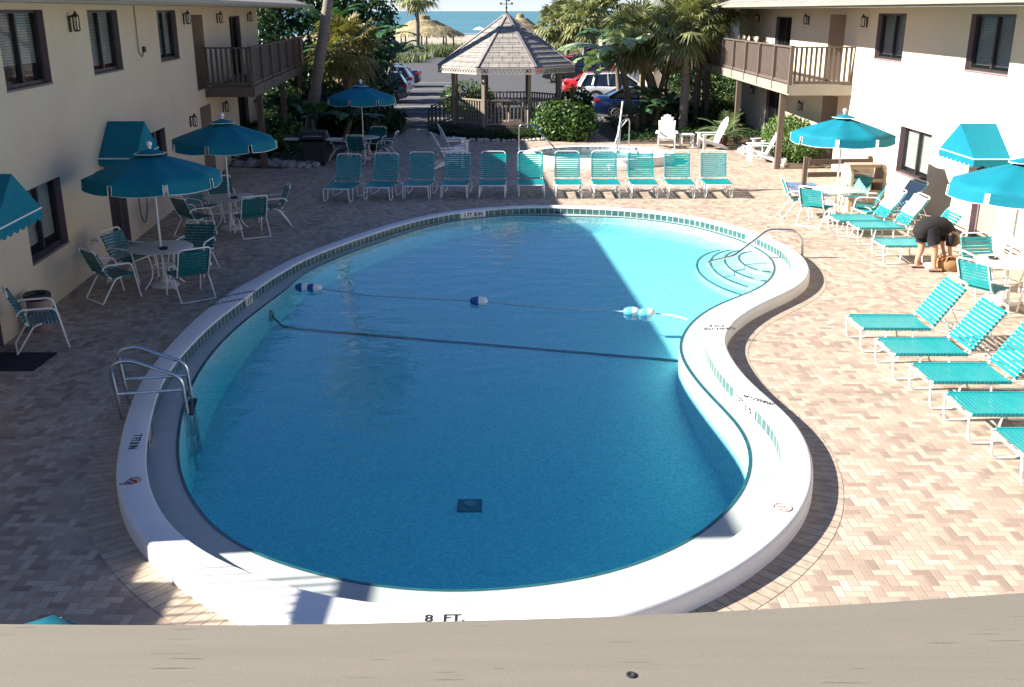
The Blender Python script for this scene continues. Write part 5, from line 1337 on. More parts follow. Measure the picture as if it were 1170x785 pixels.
# hedge by the right wing post, low palm, lawn shrubs beyond
shrub('rounded_hedge', 'rounded light green hedge beside the right balcony post', (9.25, 34.0, .66), (.78, 1.9, .66), 5200, .06, 24, M_hedge, blobs=5)
shrub('shrub', 'low green shrub on the lawn beyond the right balcony', (8.9, 44.2, .5), (.9, 1.0, .6), 1500, .08, 25, M_hedge)
shrub('shrub', 'loose grey green tree shrub under the right balcony end', (8.6, 48.5, 1.4), (1.5, 1.3, 1.5), 1900, .09, 26, M_leafm)
shrub('shrub', 'bright shrub beyond the right wing end', (11.4, 51.5, 1.2), (1.9, 1.6, 1.3), 2000, .10, 27, M_hedge)
shrub('shrub', 'shaded shrub beneath the cabbage palms', (6.6, 44.0, .6), (1.3, 1.1, .7), 1500, .09, 28, M_leafd)
def sago(label, base, n, L, seed):
    rr = random.Random(seed); t = thing('low_palm', label, 'palm', base); O = Vector(base); m = MB(); m.blob(O + Vector((0, 0, .2)), (.16, .16, .25), 1, 10, .1); m.build('trunk', M_boots, t, off=O)
    m = MB()
    for i in range(n):
        a = i * 2.4; e = rr.uniform(.25, 1.25); d = Vector((cos(a) * cos(e), sin(a) * cos(e), sin(e))); p = O + Vector((0, 0, .35)); q = [p]; dd = d.copy()
        for k in range(8): q.append(q[-1] + dd * L / 8); dd = (dd + Vector((0, 0, -.16))).normalized()
        sd = d.cross(Vector((0, 0, 1))).normalized()
        for k in range(1, 8):
            for s in (-1, 1):
                for h in (0, .5):
                    b_ = q[k].lerp(q[k + 1], h) if k < 8 else q[k]; tip = b_ + sd * s * L * .24 * sin(pi * (k + .6) / 9) + (q[k] - q[k - 1]) * 1.3; w_ = (q[k] - q[k - 1]) * .16
                    m.face([b_ - w_, tip, b_ + w_])
        m.tube(q, .010, 4)
    m.build('crown', M_leafl, t, off=O, merge=False)
sago('low yellow green palm between the white chairs and right balcony', (7.75, 37.0, 0), 26, 1.2, 31)

# ---- palms and banana clumps, right of the car park lane
PG = 'cabbage palms right of the gazebo'
palm('cabbage_palm', 'straight grey trunked cabbage palm nearest the white adirondack chairs', 'palm', [(6.95, 41.3, 0), (6.98, 41.3, 1.9), (6.95, 41.3, 3.75)], .17, (6.95, 41.3, 4.15), 40, 1.0, .95, 41, PG, boots=26, leafm=M_palm, skirt=.35)
palm('cabbage_palm', 'leaning cabbage palm with rusty boots left of the straight one', 'palm', [(6.6, 43.6, 0), (5.95, 43.6, 1.7), (5.35, 43.5, 3.3)], .19, (5.3, 43.5, 3.7), 38, 1.05, 1.0, 42, PG, boots=60, leafm=M_palm, skirt=.4)
palm('cabbage_palm', 'cabbage palm with reddish trunk between the other two', 'palm', [(6.85, 45.6, 0), (6.75, 45.6, 1.6), (7.05, 45.5, 3.2)], .16, (7.1, 45.5, 3.6), 36, 1.0, .95, 43, PG, boots=50, leafm=M_palmy, skirt=.3)
palm('cabbage_palm', 'slender cabbage palm whose crown hangs over the corner of the right balcony', 'palm', [(7.9, 44.2, 0), (8.0, 44.2, 2.0), (8.05, 44.2, 4.3)], .14, (8.05, 44.2, 4.7), 36, 1.05, 1.0, 45, PG, boots=20, leafm=M_palm, skirt=.3)
palm('cabbage_palm', 'cabbage palm leaning over the far end of the right balcony', 'palm', [(8.9, 47.5, 0), (9.0, 47.5, 2.4), (9.15, 47.5, 5.2)], .15, (9.15, 47.5, 5.6), 34, 1.1, 1.0, 44, PG, leafm=M_palm)
for i, (x, y, h) in enumerate(((10.8, 54, 5.0), (12.6, 57, 5.3), (14.6, 60, 5.6), (9.3, 58, 4.8), (11.5, 62, 5.2))):
    palm('cabbage_palm', ['tall palm trunk beyond the right balcony, nearest the wing', 'tall palm trunk beyond the right balcony, second away', 'tall palm trunk beyond the right balcony, behind the dark roof', 'tall palm left of the trunks beyond the right balcony', 'tall palm farthest beyond the right balcony'][i], 'palm', [(x, y, 0), (x + .1, y, h * .5), (x, y, h)], .17, (x, y, h + .4), 32, 1.1, 1.0, 50 + i, 'palms beyond the right balcony', leafm=M_palm)
banana('bird_of_paradise', 'giant bird of paradise with drooping pale leaves over the silver car', (5.45, 42.9, 0), [(0, 0, 2.9, 9, 2.5, .36, .9, .75), (-.3, .3, 2.6, 8, 2.2, .34, .95, .6), (.4, .2, 3.3, 8, 2.2, .34, .8, .9), (-.35, -.3, 3.1, 9, 2.6, .42, 1.0, .6)], 61, M_leafl, 'giant bird of paradise clumps', 2.0)
banana('banana_plant', 'dark low banana clump covering the front of the blue car', (5.1, 41.6, 0), [(0, 0, .7, 6, 1.35, .27, .75, .75), (.7, .2, .9, 6, 1.35, .27, .75, .8), (1.3, .5, .6, 5, 1.2, .27, .8, .7), (.4, .7, 1.3, 5, 1.3, .25, .7, .9)], 62, M_leafb, 'banana clumps')
banana('bird_of_paradise', 'tall bird of paradise rising behind the cabbage palms', (5.9, 46.8, 0), [(0, 0, 3.6, 8, 2.0, .28, .6, 1.0), (.8, .2, 3.2, 7, 1.9, .26, .6, .9), (-.9, .3, 3.3, 7, 1.9, .27, .7, .9)], 63, M_leafb, 'giant bird of paradise clumps')

# ---- left side jungle
palm('leaning_palm', 'tall palm with a smooth grey trunk leaning right beside the left balcony', 'palm', [(-8.0, 40.0, 0), (-7.55, 40.0, 2.4), (-6.95, 40.0, 5.2), (-6.1, 40.0, 10.2)], .20, (-6.05, 40.0, 10.6), 34, 1.2, 1.15, 71, leafm=M_palm)
palm('fan_palm', 'short fan palm with sunlit yellow fronds in the left planting', 'palm', [(-6.9, 42.6, 0), (-6.85, 42.6, 1.5), (-6.8, 42.6, 3.2)], .22, (-6.8, 42.6, 3.35), 30, .9, 1.0, 72, boots=50, leafm=M_palmy, skirt=.9)
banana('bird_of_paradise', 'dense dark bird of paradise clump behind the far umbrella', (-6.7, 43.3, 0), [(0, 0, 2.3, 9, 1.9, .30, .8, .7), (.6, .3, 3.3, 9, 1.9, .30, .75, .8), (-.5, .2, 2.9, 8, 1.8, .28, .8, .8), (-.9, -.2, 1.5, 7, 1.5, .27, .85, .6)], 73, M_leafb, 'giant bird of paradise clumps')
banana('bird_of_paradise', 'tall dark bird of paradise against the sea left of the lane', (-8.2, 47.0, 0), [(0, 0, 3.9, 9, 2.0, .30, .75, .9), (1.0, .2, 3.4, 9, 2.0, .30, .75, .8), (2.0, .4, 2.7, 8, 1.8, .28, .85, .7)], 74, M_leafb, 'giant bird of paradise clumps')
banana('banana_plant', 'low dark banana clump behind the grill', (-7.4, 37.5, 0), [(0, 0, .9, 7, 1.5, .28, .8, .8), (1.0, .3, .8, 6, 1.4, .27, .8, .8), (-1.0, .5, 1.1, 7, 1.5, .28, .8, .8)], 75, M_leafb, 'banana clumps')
for i, (c_, r_, lb) in enumerate((((-9.6, 49.5, 3.2), (2.4, 1.8, 2.6), 'tall dense dark broadleaf tree behind the leaning palm'), ((-7.3, 50.5, 3.0), (1.7, 1.5, 2.6), 'dense dark broadleaf tree behind the bird of paradise clumps'), ((-12.6, 47.5, 2.6), (2.2, 1.6, 2.2), 'dense dark broadleaf tree under the left balcony end'))):
    O = Vector((c_[0], c_[1], 0)); t = thing('broadleaf_tree', lb, 'tree', O, 0, 'dark broadleaf trees left of the lane'); m = MB()
    m.tube([O, O + Vector((.1, 0, c_[2] * .6)), O + Vector((-.1, .1, c_[2] + .6))], [.16, .12, .05], 9)
    for k in range(6): a = k * 1.05; m.tube([O + Vector((.05, 0, c_[2] * .55)), O + Vector((cos(a) * r_[0] * .55, sin(a) * r_[1] * .5, c_[2] + r_[2] * .3 * sin(k)))], [.07, .025], 6)
    m.build('trunk', M_bark, t, off=O, smooth=True); m = MB()
    for k in range(9): a = k * 2.4; leaf_blob(m, (c_[0] + cos(a) * r_[0] * .5, c_[1] + sin(a) * r_[1] * .5, c_[2] + r_[2] * .62 * sin(k * 1.7)), (r_[0] * .55, r_[1] * .55, r_[2] * .45), 420, .17, 300 + 10 * i + k)
    m.build('crown', M_leafd, t, off=O, merge=False)
lefts = [((-9.3, 43.5, 1.3), (1.6, 1.6, 1.5), 'dark shrub below the end of the left balcony'), ((-7.6, 41.2, .9), (1.3, 1.1, 1.0), 'dark shrub at the foot of the leaning palm'), ((-5.9, 39.6, .85), (1.1, 1.2, .95), 'dark shrub behind the far teal umbrella'), ((-5.3, 41.2, .5), (.8, .9, .55), 'dark shrub at the corner of the car park entrance'), ((-7.0, 44.5, 1.6), (1.7, 1.4, 1.7), 'tall dark shrub mass under the fan palm'), ((-11.2, 46, 2.0), (2.0, 1.6, 2.1), 'tall dark shrub seen under the left balcony floor'), ((-5.2, 36.2, .35), (.55, .6, .42), 'small dark shrub beside the far table'), ((-8.6, 35.6, .5), (1.4, 1.1, .6), 'dark shrub behind the river rocks')]
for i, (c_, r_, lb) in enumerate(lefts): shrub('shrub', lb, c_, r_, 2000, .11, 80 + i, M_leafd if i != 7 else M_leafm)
for i, (x, y, h) in enumerate(((-11.5, 50, 5.2), (-13.5, 55, 5.4), (-15.5, 60, 5.5), (-10.2, 56, 5.6), (-17.5, 66, 5.0))):
    palm('cabbage_palm', ['sunlit palm seen over the left balcony rail, nearest', 'palm seen over the left balcony rail, second nearest', 'palm seen over the left balcony rail, in the middle', 'palm seen just right of the left balcony end', 'farthest palm seen over the left balcony rail'][i], 'palm', [(x, y, 0), (x - .1, y, h * .5), (x, y, h)], .17, (x, y, h + .35), 30, 1.1, 1.0, 100 + i, 'palms beyond the left balcony', leafm=M_palm)
for i, (c_, r_) in enumerate((((-14, 52, 1.5), (2.5, 2, 1.7)), ((-18, 62, 1.6), (3, 2, 1.9)))):
    shrub('shrub', ['green shrub seen through the left balcony rail', 'far green shrub seen past the left balcony'][i], c_, r_, 1500, .14, 110 + i, M_leafm)

# ---- beyond the car park: tall thin palm, beach palms, dunes, thatched huts
palm('coconut_palm', 'tall thin palm standing in front of the sea left of the gazebo', 'palm', [(-10.6, 116, 0), (-10.5, 116, 3.2), (-10.6, 116, 6.2)], .26, (-10.6, 116, 6.6), 26, 1.7, 1.5, 121, leafm=M_palm, seg=10)
for i, (x, y, h) in enumerate(((3.9, 92, 3.1), (5.0, 96, 3.7), (6.2, 90, 3.4), (7.3, 95, 3.9), (8.6, 99, 4.2))):
    palm('cabbage_palm', ['leftmost beach palm right of the gazebo roof', 'second beach palm right of the gazebo roof', 'beach palm in the middle of the group behind the bird of paradise', 'beach palm behind the pale drooping leaves', 'rightmost beach palm of the far group'][i], 'palm', [(x, y, 0), (x + .15, y, h * .5), (x + .05, y, h)], .20, (x, y, h + .5), 34, 1.35, 1.25, 130 + i, 'beach palms beyond the car park', leafm=M_palm, skirt=.4, seg=10)
og = MB(); rr = random.Random(77)
for x0, x1, y0, y1, n_, hh in ((3.2, 26, 88, 106, 5200, 1.1), (-34, -8.5, 98, 112, 2600, .8), (-14, -4.6, 111, 122, 3600, 1.0), (-40, -4, 122, 150, 2500, .7), (2, 40, 106, 150, 3500, .8)):
    for k in range(n_):
        p = Vector((rr.uniform(x0, x1), rr.uniform(y0, y1), 0)); a = rr.uniform(0, 6.28); h = hh * rr.uniform(.5, 1.2); w_ = .10; l_ = Vector((cos(a), sin(a), 0)) * w_; tp = p + Vector((cos(a + 1) * .35, sin(a + 1) * .35, h)); og.face([p - l_, p + l_, tp])
tag(og.build('dune_grass', M_oats, merge=False), 'green dune grass between the car park and the beach', kind='stuff')
def hut(label, c, rr_, h0, h1, seed):
    t = thing('thatched_hut', label, 'hut', c); O = Vector(c); r = random.Random(seed)
    for k in range(8): a = 2 * pi * k / 8; m = MB(); m.tube([(O.x + cos(a) * rr_ * .72, O.y + sin(a) * rr_ * .72, O.z), (O.x + cos(a) * rr_ * .72, O.y + sin(a) * rr_ * .72, O.z + h0 + .2)], .09, 8); m.build('post', M_bark, t, off=O)
    m = MB(); m.lathe([(rr_, h0), (rr_ * .62, h0 + (h1 - h0) * .40), (rr_ * .28, h0 + (h1 - h0) * .66), (rr_ * .17, h0 + (h1 - h0) * .72), (rr_ * .15, h0 + (h1 - h0) * .9), (0, h1)], 26, c)
    ro = m.build('roof', M_dry, t, off=O, smooth=True); m = MB()
    for k in range(2600):
        a = r.uniform(0, 6.28); f = r.random(); R0 = rr_ * (1 - .70 * f) ; z = h0 + (h1 - h0) * (.66 * f); p = Vector((O.x + cos(a) * R0, O.y + sin(a) * R0, O.z + z + .1)); d = Vector((cos(a), sin(a), -.75 - .4 * r.random())).normalized(); s = Vector((-sin(a), cos(a), 0)) * .07; l = r.uniform(.35, .75)
        m.face([p - s, p + s, p + d * l + s * .5, p + d * l - s * .5])
    m.build('thatch', M_dry, ro, off=O, merge=False); return t
hut('large thatched beach hut left of the gazebo roof', (-10.8, 128, 0), 5.0, 1.9, 4.4, 5)
hut('small thatched beach hut just behind the gazebo peak', (1.2, 150, -.1), 3.4, 2.0, 4.6, 6)
for i, x in enumerate((-7.6, -3.6, -2.2, 6.6)):
    t = thing('beach_umbrella', ['tiny beach umbrella beside the large thatched hut', 'tiny white beach umbrella on the sand left of the gazebo', 'tiny beach umbrella nearest the gazebo roof edge', 'tiny beach umbrella right of the gazebo peak'][i], 'umbrella', (x * 1.6, 180 + 6 * i, -.2), 0, 'beach umbrellas on the sand')
    m = MB(); m.tube([(0, 0, 0), (0, 0, 2.2)], .03, 6); m.build('pole', M_whitep, t); m = MB(); m.lathe([(1.2, 1.75), (.6, 2.05), (.0, 2.25)], 10); m.build('canopy', M_towel if i % 2 else M_canvas, t)
m = MB(); m.span((-13.6, 108.5, 0), (-8.2, 108.9, .55)); o = m.build('low_wall', M_rock); tag(o, 'low grey seawall at the far end of the car park', 'wall')
# small sheds among the beach palms and the dark roof beyond the right wing
def shed(label, a, b_, h, rise, wm, rm_):
    c_ = Vector(((a[0] + b_[0]) / 2, (a[1] + b_[1]) / 2, 0)); t = thing('beach_house', label, 'house', c_); m = MB(); m.span((a[0], a[1], 0), (b_[0], b_[1], h)); m.build('wall', wm, t, off=c_)
    m = MB(); m.prism([(a[0] - .6, h - .05), ((a[0] + b_[0]) / 2, h + rise), (b_[0] + .6, h - .05), (b_[0] + .6, h + .1), ((a[0] + b_[0]) / 2, h + rise + .18), (a[0] - .6, h + .1)], 'y', a[1] - .6, b_[1] + .6); m.build('roof', rm_, t, off=c_)
    for k in range(2):
        x = a[0] + (b_[0] - a[0]) * (.3 + .4 * k); m = MB(); m.span((x - .5, a[1] - .03, 1.0), (x + .5, a[1] + .02, 2.0)); m.build('window', M_dark, t, off=c_)
    return t
M_roofd = mat('dark_grey_roof', (.10, .11, .115), .8, .2, 3)
shed('grey beach house with a dark gable roof beyond the right balcony', (9.5, 66), (17, 74), 4.2, 2.4, mat('grey_siding', (.42, .41, .40), .8, .08, 2), M_roofd)
shed('low pale house behind the beach palms', (10.5, 118), (19, 126), 2.6, 1.6, mat('pale_siding', (.55, .52, .47), .8, .08, 2), M_roofd)
shed('low cream house behind the cabbage palms', (7.2, 52.5), (11.5, 58), 2.5, .9, M_stucco, M_roofd)

# ---- car park markings
mk = MB()
for k in range(10):
    y = 44.0 + 3.0 * k; mk.face([(-7.6, y, -.006), (-3.1, y, -.006), (-3.1, y + .11, -.006), (-7.6, y + .11, -.006)]); mk.face([(3.4, y + .2, -.006), (7.6, y + .2, -.006), (7.6, y + .31, -.006), (3.4, y + .31, -.006)])
for x in (-2.7, -2.3, -1.9): mk.face([(x, 49, -.006), (x + .18, 49, -.006), (x + .1, 62, -.006), (x - .08, 62, -.006)])
tag(mk.build('parking_stall_lines', M_mark), kind='structure')
# ---- cars: lofted body, dark greenhouse, wheels, lamps
def carpaint(name, col):
    m, nt, b = new_mat(name); b.inputs['Base Color'].default_value = c4(col); b.inputs['Roughness'].default_value = .28; b.inputs['Coat Weight'].default_value = .8; b.inputs['Coat Roughness'].default_value = .06
    n_ = noise(nt, coords(nt), 2.0, 5); nt.links.new(mth(nt, 'ADD', .22, mth(nt, 'MULTIPLY', n_, .16)), b.inputs['Roughness']); return m
M_carglass = mat('dark_car_glass', (.012, .015, .018), .06, .2, 3, spec=.9, coat=.5)
M_tail = mat('red_tail_lamp', (.42, .02, .02), .2, .1, 10, coat=.6)
M_lamp = mat('clear_head_lamp', (.70, .71, .72), .12, .08, 10, coat=.8)
M_tyre = mat('tyre_rubber', (.018, .018, .019), .85, .25, 10)
M_alloy = mat('alloy_rim', (.55, .56, .57), .3, .1, 10, metal=.8)
M_platem = mat('pale_licence_plate', (.65, .66, .62), .5, .1, 10)
KINDS_ = {  # length, half width, belt height, station list (x, top) rear->front, greenhouse polygon (x, z), wheels
    'sedan': dict(W=.90, top=[(-2.38, .62), (-2.34, .98), (-2.2, 1.06), (-1.55, 1.06), (-.9, .99), (.9, .96), (1.35, .90), (2.0, .82), (2.3, .70), (2.36, .5)], gh=[(-1.75, 1.02), (-1.02, 1.42), (.18, 1.45), (1.15, .93)], wx=(-1.38, 1.40), r=.33),
    'suv': dict(W=.93, top=[(-2.28, .60), (-2.26, 1.02), (-2.15, 1.08), (-1.5, 1.08), (-.9, 1.05), (.9, 1.02), (1.35, .99), (1.95, .92), (2.25, .78), (2.3, .5)], gh=[(-2.18, 1.05), (-1.86, 1.58), (.12, 1.66), (1.08, 1.0)], wx=(-1.36, 1.40), r=.37),
    'truck': dict(W=.97, top=[(-2.5, .62), (-2.48, 1.12), (-2.4, 1.18), (-1.6, 1.18), (-.9, 1.16), (.8, 1.14), (1.35, 1.14), (2.15, 1.08), (2.42, .95), (2.46, .5)], gh=[(-2.3, 1.15), (-2.12, 1.76), (.10, 1.82), (.85, 1.12)], wx=(-1.45, 1.55), r=.42)}
def car(kind, label, loc, rz, paint, group='cars parked along the car park lane'):
    K = KINDS_[kind]; W, r = K['W'], K['r']; t = thing('parked_car', label, 'car', loc, rz, group)
    m = MB(); secs = []
    T = K['top']
    xs = []
    for (x0, z0), (x1, z1) in zip(T, T[1:]):
        for k in range(3): xs.append((x0 + (x1 - x0) * k / 3, z0 + (z1 - z0) * k / 3))
    xs.append(T[-1])
    X0, X1 = T[0][0], T[-1][0]
    for x, zt in xs:
        e = min(1, (x - X0) / .5, (X1 - x) / .7); e = max(0, e); w_ = W * (.86 + .14 * e ** .5)
        lo = .24 + .10 * (1 - min(1, e * 2))
        hs = [(0, zt), (w_ * .62, zt - .005), (w_ * .88, zt - .035), (w_ * .97, zt - .12), (w_ * 1.0, zt * .62 + .12), (w_ * .985, .46), (w_ * .95, lo + .05), (w_ * .8, lo), (0, lo)]
        secs.append([(x, y, z) for y, z in hs] + [(x, -y, z) for y, z in reversed(hs[1:-1])])
    n = len(secs[0]); vs_ = [p for s in secs for p in s]; fs_ = []
    for i in range(len(secs) - 1):
        for k in range(n): fs_.append((i * n + k, i * n + (k + 1) % n, (i + 1) * n + (k + 1) % n, (i + 1) * n + k))
    fs_ += [tuple(range(n)), tuple(range((len(secs) - 1) * n, len(secs) * n))]
    m.mesh(vs_, fs_); body = m.build('body', paint, t, smooth=True)
    G = K['gh']; g = MB()
    def ghp(sc, tp, dz):
        (xr, zr), (xa, za), (xb, zb), (xf, zf) = G; wb, wt_ = W * .93 * sc, W * tp
        return [(xr, wb, zr), (xf, wb, zf), (xb, wt_, zb + dz), (xa, wt_, za + dz), (xr, -wb, zr), (xf, -wb, zf), (xb, -wt_, zb + dz), (xa, -wt_, za + dz)]
    q = ghp(1.0, .68, -.03); g.mesh(q, [(0, 1, 2, 3), (4, 7, 6, 5), (3, 2, 6, 7), (0, 3, 7, 4), (1, 5, 6, 2)]); g.build('windows', M_carglass, t, bevel=.03)
    rp_ = MB(); (xr, zr), (xa, za), (xb, zb), (xf, zf) = G; wt_ = W * .70
    rp_.mesh([(xa - .04, wt_, za - .025), (xb + .05, wt_, zb - .03), (xb + .02, wt_ * .8, zb + .012), (xa, wt_ * .8, za + .012), (xa - .04, -wt_, za - .025), (xb + .05, -wt_, zb - .03), (xb + .02, -wt_ * .8, zb + .012), (xa, -wt_ * .8, za + .012)],
             [(0, 1, 2, 3), (4, 7, 6, 5), (3, 2, 6, 7), (0, 4, 5, 1), (0, 3, 7, 4), (1, 5, 6, 2)])
    wb = W * .94
    for s in (-1, 1):
        rp_.bar((xr, s * wb, zr), (xa, s * wt_, za - .01), .09, .05); rp_.bar((xf, s * wb, zf), (xb, s * wt_, zb - .01), .06, .05); xm = (xr + xf) / 2 - .15; rp_.bar((xm, s * wb, (zr + zf) / 2), (xm - .05, s * wt_, (za + zb) / 2 - .01), .07, .04)
        if kind != 'sedan': rp_.bar((xr + .62, s * wb, zr), (xa + .45, s * wt_, za), .12, .045)
    rp_.build('roof', paint, t, bevel=.012)
    for s in (-1, 1):
        for x in K['wx']:
            w_ = MB(); w_.tube([(x, s * (W - .20), r), (x, s * (W + .012), r)], r, 22); w_.tube([(x, s * (W - .17), r + .02), (x, s * (W + .004), r + .02)], r * 1.13, 22); 
            ar = MB(); ar.lathe([(r * 1.0, 0), (r * 1.16, .0)], 22); 
            wh = MB(); wh.tube([(x, s * (W - .20), r), (x, s * (W + .015), r)], r, 24); o = wh.build('wheel', M_tyre, t, smooth=True)
            rm_ = MB(); rm_.tube([(x, s * (W + .004), r), (x, s * (W + .018), r)], r * .40 * .5, 12)
            for k in range(7): a = 2 * pi * k / 7; rm_.bar((x, s * (W + .018), r), (x + cos(a) * r * .66, s * (W + .018), r + sin(a) * r * .66), .055, .012, up=(0, 1, 0))
            rm_.tube([(x + cos(a) * r * .67, s * (W + .018), r + sin(a) * r * .67) for a in [2 * pi * k / 20 for k in range(20)]], .018, 6, True); rm_.build('rim', M_alloy, o)
            ac = MB(); pr_ = [(x + cos(a) * r * 1.17, r + sin(a) * r * 1.17) for a in [pi * k / 14 for k in range(15)]]; ac.prism(pr_, 'y', s * (W - .25), s * (W + .004)); ac.build('wheel_arch', M_tyre, body)
        zt = T[2][1]; l = MB(); l.box((X0 + .13, s * W * .80, zt - .17), (.30, W * .30, .16)); l.build('tail_light', M_tail, t, bevel=.03)
        zf_ = T[-3][1]; l = MB(); l.box((X1 - .22, s * W * .70, zf_ - .10), (.34, W * .34, .13)); l.build('headlight', M_lamp, t, bevel=.03)
        mr = MB(); mr.blob((G[3][0] - .25, s * (W + .10), G[3][1] + .06), (.07, .11, .07), 1, 10, 0); mr.build('wing_mirror', paint, t, smooth=True)
    b_ = MB(); b_.box((X0 + .03, 0, .46), (.12, W * 1.6, .16)); b_.build('bumper', paint if kind != 'truck' else M_dark, t, bevel=.03)
    b_ = MB(); b_.box((X0 - .005 if kind == 'sedan' else X0 + .0, 0, .78), (.03, .34, .16)); b_.build('licence_plate', M_platem, t)
    b_ = MB(); b_.box((X1 - .04, 0, .52), (.14, W * 1.1, .20)); b_.build('grille', M_dark if kind != 'truck' else M_alloy, t, bevel=.03)
    return t
P_blue, P_silver, P_red, P_black, P_teal, P_white = carpaint('dark_blue_car_paint', (.006, .015, .065)), carpaint('silver_car_paint', (.52, .54, .57)), carpaint('red_car_paint', (.50, .018, .018)), carpaint('black_car_paint', (.012, .013, .02)), carpaint('dark_teal_car_paint', (.02, .06, .075)), carpaint('white_car_paint', (.72, .73, .74))
car('sedan', 'dark blue sedan parked tail out behind the banana leaves', (6.1, 47.0, -.013), 0, P_blue)
car('suv', 'silver hatchback parked tail out between the blue and the red cars', (5.75, 54.4, -.015), 0, P_silver)
car('sedan', 'red sedan parked tail out beyond the silver hatchback', (5.3, 58.6, -.016), 0, P_red)
car('truck', 'black off-roader facing the lane beyond the red sedan', (4.55, 71.8, -.02), pi, P_black)
car('sedan', 'red car nosed out behind the gazebo post, farther than the off-roader', (4.2, 79, -.021), pi, P_red)
car('suv', 'red car farthest up the right side of the car park', (7.6, 97, -.026), pi, P_red)
car('suv', 'dark teal estate car parked tail out left of the lane', (-7.9, 55.6, -.015), pi, P_teal)
car('suv', 'white car parked beyond the dark teal estate', (-8.2, 61.5, -.016), pi, P_white)
car('sedan', 'blue car mostly hidden by leaves left of the white car', (-8.4, 67.5, -.017), pi, P_blue)

# ---- person bending over a bag
def skin_mesh(name, m, V, E, rad, parent, off_, sub=2):
    me = bpy.data.meshes.new(name); me.from_pydata([tuple(p) for p in V], E, []); ob = bpy.data.objects.new(name, me); C.objects.link(ob)
    sk = ob.modifiers.new('skin', 'SKIN'); sb = ob.modifiers.new('sub', 'SUBSURF'); sb.levels = sub; sb.render_levels = sub
    lay = me.skin_vertices[0].data if me.skin_vertices else None
    if lay is None:
        bpy.context.view_layer.objects.active = ob; 
        lay = me.skin_vertices.new().data if hasattr(me.skin_vertices, 'new') else None
    for i, r_ in enumerate(rad):
        rx = r_ if isinstance(r_, tuple) else (r_, r_); lay[i].radius = rx
    lay[0].use_root = True
    bpy.context.view_layer.update(); dg = bpy.context.evaluated_depsgraph_get(); nm = bpy.data.meshes.new_from_object(ob.evaluated_get(dg))
    bpy.data.objects.remove(ob); nm.name = name
    for p in nm.polygons: p.use_smooth = True
    nm.materials.clear(); nm.materials.append(m); o = bpy.data.objects.new(name, nm); C.objects.link(o); o.parent = parent; return o
fl_, fr_ = at(1046, 306, 0), at(1066, 310.5, 0)
PO = Vector(((fl_.x + fr_.x) / 2, (fl_.y + fr_.y) / 2, 0)); pe_ = thing('person', 'person in black shirt and shorts bending down to a tan bag on the pavers', 'person', PO)
a1, a2 = fl_ - PO, fr_ - PO                              # ankles (far-left foot, near-right foot)
hip = Vector((-.02, .05, .80)); hl, hr_ = hip + Vector((-.05, .11, -.02)), hip + Vector((.03, -.11, -.02))
ch = Vector((.24, .06, .86)); sh = Vector((.40, .06, .75)); nk = Vector((.46, .06, .67)); hd = Vector((.52, .06, .58))
sl_l, sl_r = Vector((.36, .23, .70)), Vector((.38, -.11, .68))
hl_, hr2 = Vector((.44, .17, .22)), Vector((.46, -.04, .20))
V = [hip, hip.lerp(ch, .5) + Vector((0, 0, .05)), ch, sh, nk, hd, hd + Vector((.04, 0, -.10)),
     hl, hl.lerp(a1, .5) + Vector((.05, 0, .0)), a1 + Vector((0, 0, .09)), a1 + Vector((.05, 0, .04)), a1 + Vector((.17, -.02, .025)),
     hr_, hr_.lerp(a2, .5) + Vector((.05, 0, .0)), a2 + Vector((0, 0, .09)), a2 + Vector((.05, 0, .04)), a2 + Vector((.17, -.02, .025)),
     sl_l, sl_l.lerp(hl_, .5) + Vector((-.03, .02, 0)), hl_, hl_ + Vector((.02, -.02, -.08)),
     sl_r, sl_r.lerp(hr2, .5) + Vector((-.03, -.02, 0)), hr2, hr2 + Vector((.02, .02, -.08))]
E = [(0, 1), (1, 2), (2, 3), (3, 4), (4, 5), (5, 6), (0, 7), (7, 8), (8, 9), (9, 10), (10, 11), (0, 12), (12, 13), (13, 14), (14, 15), (15, 16), (3, 17), (17, 18), (18, 19), (19, 20), (3, 21), (21, 22), (22, 23), (23, 24)]
rad = [.14, .135, .14, .10, .055, .088, .07, .105, .068, .042, .045, .035, .105, .068, .042, .045, .035, .06, .043, .03, .034, .06, .043, .03, .034]
skin_mesh('body', M_skin, V, E, rad, pe_, PO)
hand = MB()
for h_, sg in ((hl_, 1), (hr2, -1)):
    b_ = h_ + Vector((.025, -.02 * sg, -.10))
    for k in range(4): o_ = b_ + Vector(((k - 1.5) * .02, 0, 0)); hand.tube([o_, o_ + Vector((.0, -.015 * sg, -.04)), o_ + Vector((-.005, -.04 * sg, -.065 - .008 * (k in (1, 2))))], [.0095, .009, .007], 6)
    hand.tube([b_ + Vector((-.03, 0, .03)), b_ + Vector((-.05, -.02 * sg, 0)), b_ + Vector((-.045, -.045 * sg, -.025))], [.011, .010, .008], 6)
hand.build('fingers', M_skin, pe_, smooth=True)
def ell_tube(mb, pts, rr_, ys, n=18):
    k0 = len(mb.v); mb.tube(pts, rr_, n); cy = pts[0].y
    mb.v[k0:] = [(x, cy + (y - cy) * ys, z) for x, y, z in mb.v[k0:]]
m = MB(); sp_ = [Vector((-.115, .05, .64)), Vector((-.135, .05, .72)), Vector((-.10, .05, .80)), Vector((.0, .05, .855)), Vector((.12, .055, .875)), Vector((.24, .06, .85)), Vector((.34, .06, .79)), Vector((.42, .06, .72)), Vector((.46, .06, .66))]
ell_tube(m, sp_, [.12, .155, .165, .165, .165, .16, .145, .115, .065], 1.22)
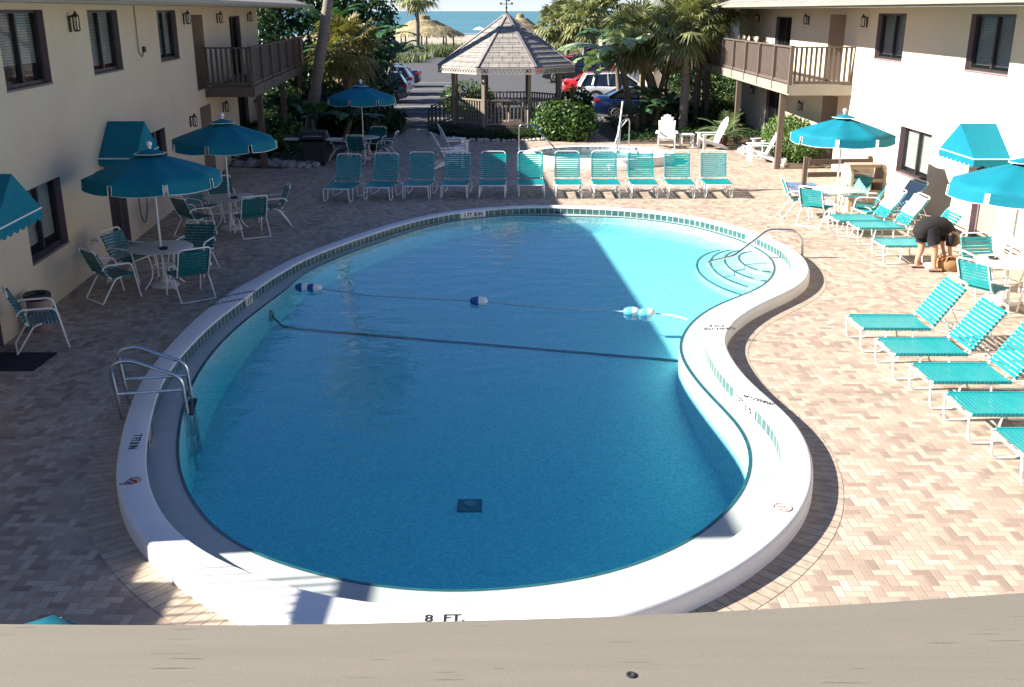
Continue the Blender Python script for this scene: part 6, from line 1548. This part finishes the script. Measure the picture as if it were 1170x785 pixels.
for a_, b_ in ((sl_l, hl_), (sl_r, hr2)): m.tube([a_ + Vector((-.03, 0, .03)), a_, a_.lerp(b_, .2) + Vector((-.02, 0, 0)), a_.lerp(b_, .38) + Vector((-.03, 0, 0))], [.07, .082, .074, .068], 12)
m.build('shirt', M_cloth, pe_, smooth=True)
m = MB()
for h_, a_ in ((hl, a1), (hr_, a2)):
    k_ = h_.lerp(a_, .40) + Vector((.035, 0, .05)); m.tube([h_ + Vector((-.02, 0, .06)), h_, h_.lerp(k_, .6), k_], [.13, .135, .118, .112], 14)
m.build('shorts', M_navy, pe_, smooth=True)
hm = MB(); hm.blob(hd + Vector((-.015, 0, -.015)), (.118, .112, .128), 3, 16, .05); hm.build('hair', M_hair, pe_, smooth=True)
fc = MB(); n0 = hd + Vector((.115, 0, -.06)); fc.blob(n0, (.022, .014, .016), 1, 8, 0)
for s in (-1, 1): fc.blob(hd + Vector((.10, .035 * s, -.015)), (.012, .014, .010), 1, 8, 0)
fc.build('face', M_skin, pe_, smooth=True)
sd = MB()
for a_ in (a1, a2): sd.prism([(a_.x - .07, a_.y - .045), (a_.x + .10, a_.y - .055), (a_.x + .20, a_.y - .03), (a_.x + .21, a_.y + .02), (a_.x + .10, a_.y + .05), (a_.x - .07, a_.y + .04)], 'z', .002, .022); sd.tube([(a_.x + .10, a_.y - .055, .02), (a_.x + .10, a_.y, .075), (a_.x + .10, a_.y + .05, .02)], .012, 6)
sd.build('sandals', M_rubber, pe_)
bg = thing('beach_bag', 'tan woven bag with a striped towel at the feet of the bending person', 'bag', PO + Vector((.44, -.02, 0)))
m = MB(); m.lathe([(.0, .0), (.17, .0), (.21, .06), (.22, .16), (.19, .22), (.175, .22), (.2, .16), (.0, .10)], 22); m.v = [(x * 1.15, y * .8, z) for x, y, z in m.v]; m.build('body', M_bag, bg, smooth=True)
m = MB(); m.blob((.02, 0, .18), (.15, .11, .07), 9, 12, .25); m.build('lining', mat('rust_cloth', (.30, .12, .06), .9, .3, 20), bg, smooth=True)
for s in (-1, 1): m = MB(); m.tube(fillet([(-.12, s * .14, .2), (-.1, s * .15, .30), (.1, s * .15, .30), (.12, s * .14, .2)], .08), .012, 6); m.build('handle', M_bag, bg, smooth=True)
tp = MB(); tp.blob((0, 0, .05), (.16, .12, .06), 12, 14, .25); o = tp.build('crumpled_towel', M_towel, smooth=True); o.location = PO + Vector((.17, .10, .0)); tag(o, 'small crumpled white towel on the pavers between the person and the bag', 'towel')
